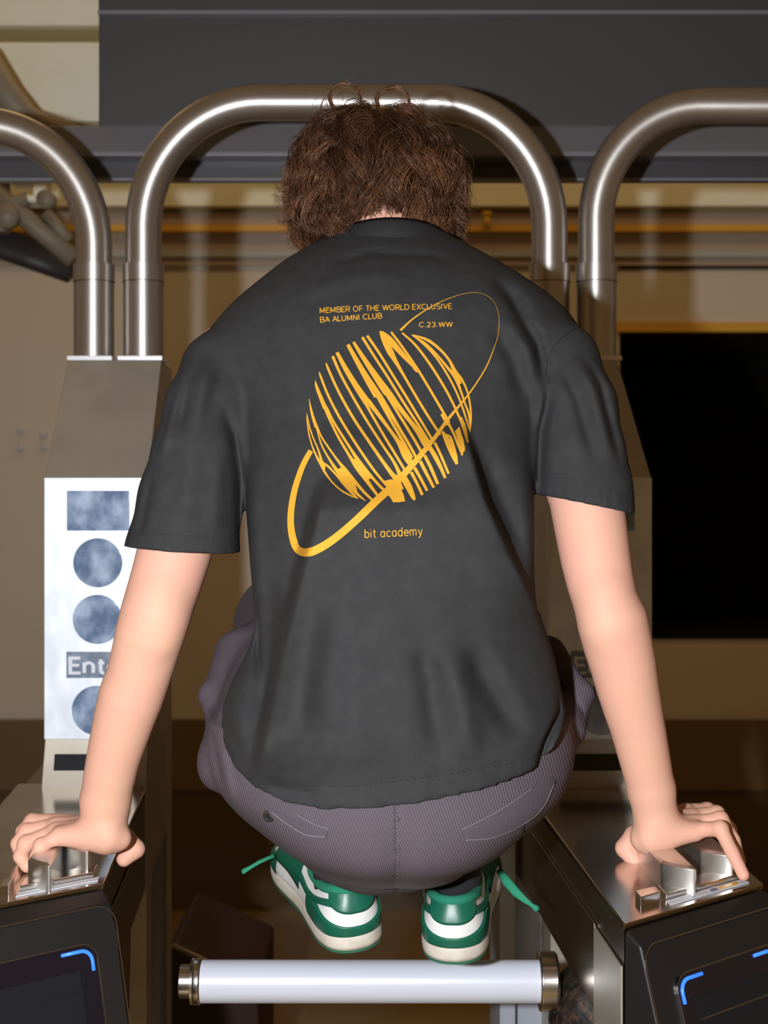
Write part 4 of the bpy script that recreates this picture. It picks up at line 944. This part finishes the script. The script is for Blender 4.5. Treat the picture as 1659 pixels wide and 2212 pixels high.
    hand((225, 1785, 1.575), (238, 1808, 1.572),
         [((225, 1795, 1.60), (128, 1778, 1.64), .019, .011), ((225, 1800, 1.585), (122, 1786, 1.61), .019, .012), ((225, 1803, 1.57), (122, 1797, 1.58), .017, .012), ((225, 1806, 1.56), (130, 1806, 1.56), .016, .011), ((240, 1806, 1.56), (262, 1812, 1.565), .014, .011)],
         [((124, 1774, 1.645), (70, 1774, 1.655), (48, 1796, 1.65), (56, 1826, 1.645), .0082),
          ((116, 1784, 1.615), (58, 1796, 1.615), (38, 1822, 1.61), (46, 1850, 1.605), .0086),
          ((118, 1797, 1.585), (56, 1822, 1.575), (44, 1850, 1.565), (58, 1872, 1.56), .0084),
          ((128, 1806, 1.56), (88, 1826, 1.55), (78, 1850, 1.542), (86, 1868, 1.54), .0074)],
         ((240, 1800, 1.60), (266, 1808, 1.612), (292, 1834, 1.612), (268, 1856, 1.605), .0105))
    hand((1420, 1785, 1.575), (1402, 1812, 1.572),
         [((1418, 1790, 1.60), (1480, 1756, 1.64), .019, .011), ((1418, 1795, 1.585), (1492, 1768, 1.61), .019, .012), ((1418, 1800, 1.57), (1500, 1782, 1.58), .018, .012), ((1418, 1805, 1.56), (1500, 1797, 1.56), .016, .011), ((1400, 1806, 1.56), (1385, 1812, 1.565), .014, .011)],
         [((1484, 1752, 1.645), (1528, 1750, 1.66), (1560, 1768, 1.665), (1574, 1800, 1.66), .0082),
          ((1496, 1764, 1.615), (1548, 1758, 1.62), (1576, 1790, 1.62), (1588, 1830, 1.615), .0086),
          ((1500, 1780, 1.585), (1556, 1770, 1.575), (1584, 1815, 1.565), (1598, 1862, 1.56), .0084),
          ((1506, 1792, 1.565), (1556, 1790, 1.545), (1582, 1842, 1.53), (1606, 1890, 1.515), .0080)],
         ((1398, 1800, 1.60), (1372, 1806, 1.612), (1350, 1832, 1.612), (1368, 1858, 1.605), .0105))
    V, Fq = fd.mesh(3); return keepbig(V, Fq), hc
(BV, BF), HC = build_body()
body = frombuf('body', BV, BF, 'skin', pe, label='fair skin, bare forearms, hands gripping the metal guide blocks')
# --- hair: cap mesh + strands
fd = Field(HC-Vector((.16, .16, .16)), HC+Vector((.16, .16, .16)), .003)
fd.ell(HC+Vector((0, -.004, -.004)), (.090, .098, .090), .0)
fd.ell(HC+Vector((0, .11, -.055)), (.075, .06, .075), .005, mode='s')
HV, HF = fd.mesh(2)
sc_ = HV-np.array(HC); HV = HV+sc_*(np.sin(sc_[:, [0]]*95)*np.sin(sc_[:, [2]]*60+sc_[:, [1]]*40)*.03)
hair = frombuf('hair', HV, HF, 'hair', pe, label='tousled wavy brown hair')
hair.data.attributes.new('tone', 'FLOAT', 'POINT').data.foreach_set('value', np.full(len(HV), .12, np.float32))
def hair_strands():
    rng = np.random.RandomState(11); VV = []; FF = []; TN = []; cnt = 0
    C = np.array(HC)+np.array((0, 0, -.012)); RX = np.array((.095, .100, .089))
    nl = 760; NP = 16
    crown = np.array((.12, -.05, .99)); crown /= np.linalg.norm(crown)
    for l in range(nl):
        while True:
            d = rng.normal(size=3); d /= np.linalg.norm(d)
            if d[1] > .5 and d[2] < .5: continue
            if d[2] < -.86 or (d[2] < -.62 and abs(d[0]) < .42 and d[0] > -.30): continue
            break
        if l % 3 == 0: sg_ = -1 if l % 2 else 1; a_ = rng.uniform(-1.1, .55); d = np.array((sg_*math.cos(a_), math.sin(a_), rng.uniform(-.85, -.1))); d /= np.linalg.norm(d)
        low = abs(d[0]) > .45 and d[2] < 0; L = rng.uniform(.06, .115)*(1.0 if d[2] > -.1 else (.8 if low else .5))
        side = rng.uniform(-.55, .55)+(.25*np.sign(d[0]) if abs(d[0]) > .5 else 0); ph = rng.uniform(0, 6.28); fr = rng.uniform(.7, 1.35); cur = rng.uniform(.5, 1.35)
        hmax = rng.uniform(.05, .20)-(.03 if d[2] > .5 else 0)+(.14 if low else 0)
        flick = rng.uniform(-.3, 1.0); q0 = d.copy(); g = []; ns_ = []
        p = C+RX*d; st = L/(NP-1)
        for i in range(NP):
            t = i/(NP-1); q = (p-C)/RX; e = np.linalg.norm(q); n_ = q/RX; n_ /= np.linalg.norm(n_)
            away = q-crown*(q@crown); away /= max(np.linalg.norm(away), 1e-3)
            flow = away*.8*(1-t)+np.array((0, -.08, -1.0))*(.45+.6*t)
            flow = flow-n_*(flow@n_); flow /= max(np.linalg.norm(flow), 1e-6); tn = np.cross(n_, flow)
            want = 1+hmax*math.sin(math.pi*min(t*1.02, 1))**.7*(1 if t < .7 else 1)+(flick*.10*(t-.7)/.3 if t > .7 else 0)
            v = flow+tn*(side*.5+cur*math.cos(ph+fr*6.28*t))+n_*np.clip((want-e)*.09/st, -.8, .8)
            v *= st/np.linalg.norm(v); g.append(p.copy()); ns_.append(n_); p = p+v
        g = np.array(g); nn = np.array(ns_)
        ns = rng.randint(26, 40); wid = rng.uniform(.0045, .0095); tone = np.clip(rng.normal(.24, .22), .01, .95)-.12*max(d[2]-.3, 0)
        tg = np.gradient(g, axis=0); tg /= np.linalg.norm(tg, axis=1)[:, None]; s1 = np.cross(tg, nn); s1 /= np.linalg.norm(s1, axis=1)[:, None]
        tt = np.linspace(0, 1, NP)[:, None]
        for s_ in range(ns):
            a, r_ = rng.uniform(0, 6.28), wid*math.sqrt(rng.rand())
            prof = (.55+.75*np.sin(np.pi*np.minimum(tt*1.1, 1))*.8)*(1-.65*np.maximum(tt-.6, 0)/.4)
            stray = rng.rand() < .12
            if stray: prof = prof*(1+1.6*tt)
            cyl = math.sqrt(max(1-(r_/wid)**2*math.cos(a)**2, 0))
            G = g+s1*(math.cos(a)*r_*1.6)*prof+nn*(math.sin(a)*r_*.8*prof+cyl*wid*.35*prof)+np.cumsum(rng.normal(size=(NP, 3))*.00028, 0)
            k = NP if rng.rand() < .6 else rng.randint(9, NP); G = G[:k]
            r0 = rng.uniform(.00022, .00040)
            tan = np.gradient(G, axis=0); tan /= np.linalg.norm(tan, axis=1)[:, None]+1e-9
            u = np.cross(tan, nn[:k]); u /= np.linalg.norm(u, axis=1)[:, None]+1e-9; v_ = np.cross(tan, u)
            rr_ = r0*(1-.75*np.linspace(0, 1, k)**2)[:, None]
            for a_ in (0, 2.094, 4.189): VV.append(G+(u*math.cos(a_)+v_*math.sin(a_))*rr_)
            TN.append(np.full(3*k, np.clip(tone+rng.normal()*.10, 0, 1)*(.55+.45*1.0)))
            i0 = cnt+np.arange(k-1)
            for m_ in range(3):
                A_ = i0+m_*k; B_ = i0+((m_+1) % 3)*k; FF.append(np.stack([A_, B_, B_+1, A_+1], 1))
            cnt += 3*k
    # loose curls on top
    def loose(pts, r=.0005, n=3):
        nonlocal cnt
        for j in range(n):
            G = np.array(catmull([np.array(p)+rng.normal(size=3)*.0011 for p in pts], 5)); k = len(G)
            tan = np.gradient(G, axis=0); tan /= np.linalg.norm(tan, axis=1)[:, None]+1e-9; up_ = np.array((0, 1, .01)); u = np.cross(tan, up_); u /= np.linalg.norm(u, axis=1)[:, None]+1e-9; v_ = np.cross(tan, u)
            rr_ = r*(1-.6*np.linspace(0, 1, k))[:, None]
            for a_ in (0, 2.094, 4.189): VV.append(G+(u*math.cos(a_)+v_*math.sin(a_))*rr_)
            i0 = cnt+np.arange(k-1)
            for m_ in range(3):
                A_ = i0+m_*k; B_ = i0+((m_+1) % 3)*k; FF.append(np.stack([A_, B_, B_+1, A_+1], 1))
            TN.append(np.full(3*k, .18)); cnt += 3*k
    D_ = 1.715
    loose([P(722, 235, D_), P(712, 210, D_), P(722, 186, D_), P(745, 180, D_), P(768, 190, D_), P(779, 212, D_), P(778, 230, D_)], .0009, 14)
    loose([P(690, 250, D_), P(695, 225, D_), P(702, 210, D_), P(708, 232, D_)], .0005, 5)
    loose([P(700, 245, D_), P(680, 228, D_), P(684, 212, D_), P(700, 208, D_)], .0003, 3)
    loose([P(820, 240, D_), P(815, 210, D_), P(835, 192, D_), P(862, 190, D_), P(880, 210, D_), P(885, 235, D_)], .0009, 30)
    loose([P(745, 235, D_), P(735, 180, D_), P(765, 168, D_), P(785, 195, D_)], .0002, 3)
    for k in range(26):
        x0 = rng.uniform(700, 960); y0 = rng.uniform(225, 260); loose([P(x0, y0, D_), P(x0+rng.uniform(-18, 18), y0-rng.uniform(5, 22), D_), P(x0+rng.uniform(-30, 30), y0-rng.uniform(8, 30), D_)], .00025, 2)
    for k in range(46):                                # flicks out at the left edge and the right edge
        y0 = rng.uniform(395, 480); loose([P(625, y0, 1.70), P(606, y0+6, 1.70), P(594+rng.uniform(-8, 6), y0+rng.uniform(-14, 4), 1.70)], .0003, 2)
        y0 = rng.uniform(360, 500); loose([P(985, y0, 1.70), P(1003, y0+14, 1.70), P(1012+rng.uniform(-6, 8), y0+rng.uniform(10, 34), 1.70)], .0003, 2)
    return np.concatenate(VV), np.concatenate(FF), np.concatenate(TN)
SV, SF, ST = hair_strands()
hs = frombuf('hair_strands', SV, SF, 'hair', hair, kind='stuff')
hs.data.attributes.new('tone', 'FLOAT', 'POINT').data.foreach_set('value', ST.astype(np.float32))

# --- socks and sneakers
def sneaker(label, heel, yaw, pitch, roll, lace_pts):
    R_ = thing_part('sneaker', pe); R_['label'] = label
    RM = Matrix.Rotation(yaw, 3, 'Z') @ Matrix.Rotation(pitch, 3, 'X') @ Matrix.Rotation(roll, 3, 'Y')
    Lh = .280
    def W(x, y, z): return heel+RM @ Vector((x, y, z))  # local: y towards toe, x right, z up ; heel-bottom at origin
    # outline half width along the length 0..1
    ys = np.array([0, .02, .06, .14, .28, .42, .56, .68, .78, .88, .95, .985, 1.0]); hw = np.array([.006, .020, .030, .0355, .0360, .0355, .041, .047, .0475, .042, .029, .016, .004])
    aa = np.linspace(-math.pi, 2*math.pi, 721); base = np.interp(.5-.5*np.cos(aa), ys, hw)*np.sign(np.sin(aa)+1e-12)
    kk = np.exp(-(np.arange(-24, 25)/11.0)**2); kk /= kk.sum(); hs_ = np.convolve(np.pad(base, 24, mode='edge'), kk, 'valid')
    yk = [0, .05, .15, .30, .42, .55, .70, .85, .95, 1]; zk = [.068, .067, .061, .058, .074, .086, .070, .052, .040, .036]
    hb = np.convolve(np.pad(np.interp(.5-.5*np.cos(aa), yk, zk), 24, mode='edge'), kk, 'valid')
    def hwa(a): return float(np.interp(a, aa, hs_))
    def outline(n=96, grow=0, sc=1.0):
        out = []
        for i in range(n):
            a = 2*math.pi*i/n; yy = .5-.5*math.cos(a); w_ = hwa(a if a <= math.pi else 2*math.pi-a)*sc
            out.append(((w_+grow*(abs(math.sin(a))**.5))*(1 if a < math.pi else -1), yy*Lh+grow*(-math.cos(a))))
        return out
    def rm(name, bm, m, **k): return obj(name, bm, m, R_, **k)
    def ringmesh(levels, n=96, capb=True, capt=True):
        bm = bmesh.new(); rg = []
        for g, z, s in levels: rg.append([bm.verts.new(W(x, y, z)) for x, y in outline(n, g, s)])
        for a, b in zip(rg, rg[1:]):
            for i in range(n): bm.faces.new((a[i], a[(i+1) % n], b[(i+1) % n], b[i]))
        if capb: bm.faces.new(rg[0][::-1])
        if capt: bm.faces.new(rg[-1])
        return bm
    rm('outsole', ringmesh([(.0, 0, 1), (.002, .001, 1), (.002, .004, 1)]), 'outsole', smooth=False)
    rm('midsole', ringmesh([(.002, .004, 1), (.0025, .008, 1), (.0018, .017, 1), (-.0008, .0215, 1), (-.003, .0225, 1)]), 'sole', smooth=True)
    # upper: parametric s in [-1,1] around (0 = heel centre, +-1 = toe), t in [0,1] up
    def top_h(yy): return float(np.interp(yy, [0, .05, .15, .30, .42, .55, .70, .85, .95, 1], [.068, .067, .061, .058, .074, .086, .070, .052, .040, .036]))
    def U(s, t, off=0):
        a = math.pi*abs(s); yy = .5-.5*math.cos(a); sg = 1 if s >= 0 else -1
        w_ = hwa(a); z0 = .019; H_ = float(np.interp(a, aa, hb))
        inn = .42 if yy > .35 else .30
        if yy > .30: inn = .30+.35*min((yy-.30)/.25, 1)
        if yy > .8: inn = .65+.3*min((yy-.8)/.15, 1)
        bulge = math.sin(math.pi*min(t*1.05, 1))*.0025
        k = (t**1.7); wx_ = w_*(1-inn*k)+bulge+off*min(1, abs(math.sin(a))*2+.15)
        yc = yy*Lh
        yoff = -off*math.cos(a)
        lean = .010*k*math.cos(a)*(1 if yy < .5 else 1.6)-bulge*math.cos(a)
        return W(sg*wx_, yc+lean+yoff, z0+(H_-z0)*t*(1-.0*k)+off*(t > .9)*.4)
    def patch(name, s0, s1, lo, hi, off, m, ns=48, nt=8, **k):
        bm = bmesh.new(); rg = []
        for i in range(ns+1):
            s = s0+(s1-s0)*i/ns; a, b = lo(s), hi(s); col_ = [bm.verts.new(U(s, a+(b-a)*j/nt, off)) for j in range(nt+1)]
            col_ = [bm.verts.new(U(s, a, -.001))]+col_+[bm.verts.new(U(s, b, -.001))]; rg.append(col_)
        for p, q in zip(rg, rg[1:]):
            for j in range(len(p)-1): bm.faces.new((p[j], p[j+1], q[j+1], q[j]))
        return rm(name, bm, m, smooth=True, **k)
    c0 = lambda v: (lambda s: v)
    patch('quarter', -.999, .999, c0(0), c0(1), 0, 'white', 120, 14)
    patch('heel_counter', -.36, .36, c0(0), lambda s: .23+.36*min(abs(s)/.24, 1)**2, .0016, 'green')
    patch('side_stripe', -.50, .50, lambda s: .58+.10*math.sin(min(abs(s), .3)/.3*3.14)-.9*max(abs(s)-.30, 0), lambda s: .70+.10*math.sin(min(abs(s), .3)/.3*3.14)-.75*max(abs(s)-.30, 0), .0022, 'green', 72)
    patch('heel_tab', -.15, .15, lambda s: .96-.42*math.sqrt(max(1-(s/.15)**2, 0)), c0(1.0), .0034, 'green', 30)
    for sg in (-1, 1):
        patch('toe_overlay', sg*.62, sg*.995, c0(0), lambda s: .46, .0018, 'green', 30)
        patch('eyestay', sg*.44, sg*.66, lambda s: .25+.5*abs(abs(s)-.44), c0(.98), .0020, 'green', 20)
    # collar lining
    pts = [U(s, 1.0, 0) for s in np.linspace(-.46, .46, 60)]
    bm = bmesh.new(); tube(bm, pts, .0056, 12); rm('collar_lining', bm, 'lining', smooth=True)
    bm = bmesh.new(); rg = []
    for i in range(40): s = -.46+.92*i/39; rg.append([bm.verts.new(U(s, 1.0, -.003)), bm.verts.new(U(s, .55, -.007)), bm.verts.new(U(s, .1, -.010))])
    for p, q in zip(rg, rg[1:]):
        for j in range(2): bm.faces.new((p[j], p[j+1], q[j+1], q[j]))
    rm('inner_lining', bm, 'lining')
    # sock
    bm = bmesh.new(); tube(bm, [W(0, .062, .035), W(0, .064, .07), W(0, .066, .10), W(0, .075, .135)], [.030, .029, .030, .034], 24, flat=1.0); rm('sock', bm, 'sock', smooth=True)
    # tongue
    bm = bmesh.new(); rg = []
    for i in range(8):
        t = i/7; rg.append([bm.verts.new(W(x*.022, Lh*(.66-.28*t), .060+.052*t+.006*(1-x*x))) for x in (-1, -.5, 0, .5, 1)]+[bm.verts.new(W(x*.022, Lh*(.66-.28*t), .054+.052*t)) for x in (1, 0, -1)])
    for p, q in zip(rg, rg[1:]):
        for j in range(8): bm.faces.new((p[j], p[(j+1) % 8], q[(j+1) % 8], q[j]))
    rm('tongue', bm, 'white', smooth=True)
    for i in range(5):
        t = i/4; bm = bmesh.new(); y_ = Lh*(.64-.20*t); z_ = .066+.030*t
        tube(bm, [W(-.026, y_, z_-.004), W(-.012, y_, z_+.004), W(.012, y_, z_+.004), W(.026, y_, z_-.004)], .0026, 8, flat=.7); rm('lace', bm, 'lace', smooth=True)
    bm = bmesh.new(); tube(bm, [P(*p) for p in lace_pts[0]], lace_pts[1], 10, flat=.55); rm('lace', bm, 'lace', smooth=True)
    # stitched edges
    for lo_ in (lambda s: .20+.36*min(abs(s)/.24, 1)**2,):
        bm = bmesh.new()
        sv = np.linspace(-.30, .30, 90)
        for i in range(0, 88, 2): tube(bm, [U(sv[i], lo_(sv[i]), .0022), U(sv[i+1], lo_(sv[i+1]), .0022)], .0004, 4)
        rm('stitching', bm, 'lining')
    return R_
hl = P(776, 2056, 1.505); hr = P(979, 2084, 1.50)
sneaker('left sneaker, green and white leather, toe turned outward', hl, math.radians(17), math.radians(7), math.radians(-7), ([(592, 1848, 1.66), (560, 1862, 1.655), (540, 1874, 1.65), (526, 1882, 1.65), (524, 1886, 1.65)], [.0026, .0024, .0024, .0034, .0026]))
sneaker('right sneaker, green and white leather, toe pointing ahead', hr, math.radians(-6), math.radians(7), math.radians(-1), ([(1078, 1880, 1.64), (1095, 1905, 1.62), (1115, 1928, 1.61), (1135, 1945, 1.60), (1148, 1955, 1.60), (1158, 1962, 1.60), (1162, 1966, 1.60)], [.004, .0058, .0055, .0036, .0022, .0038, .003]))
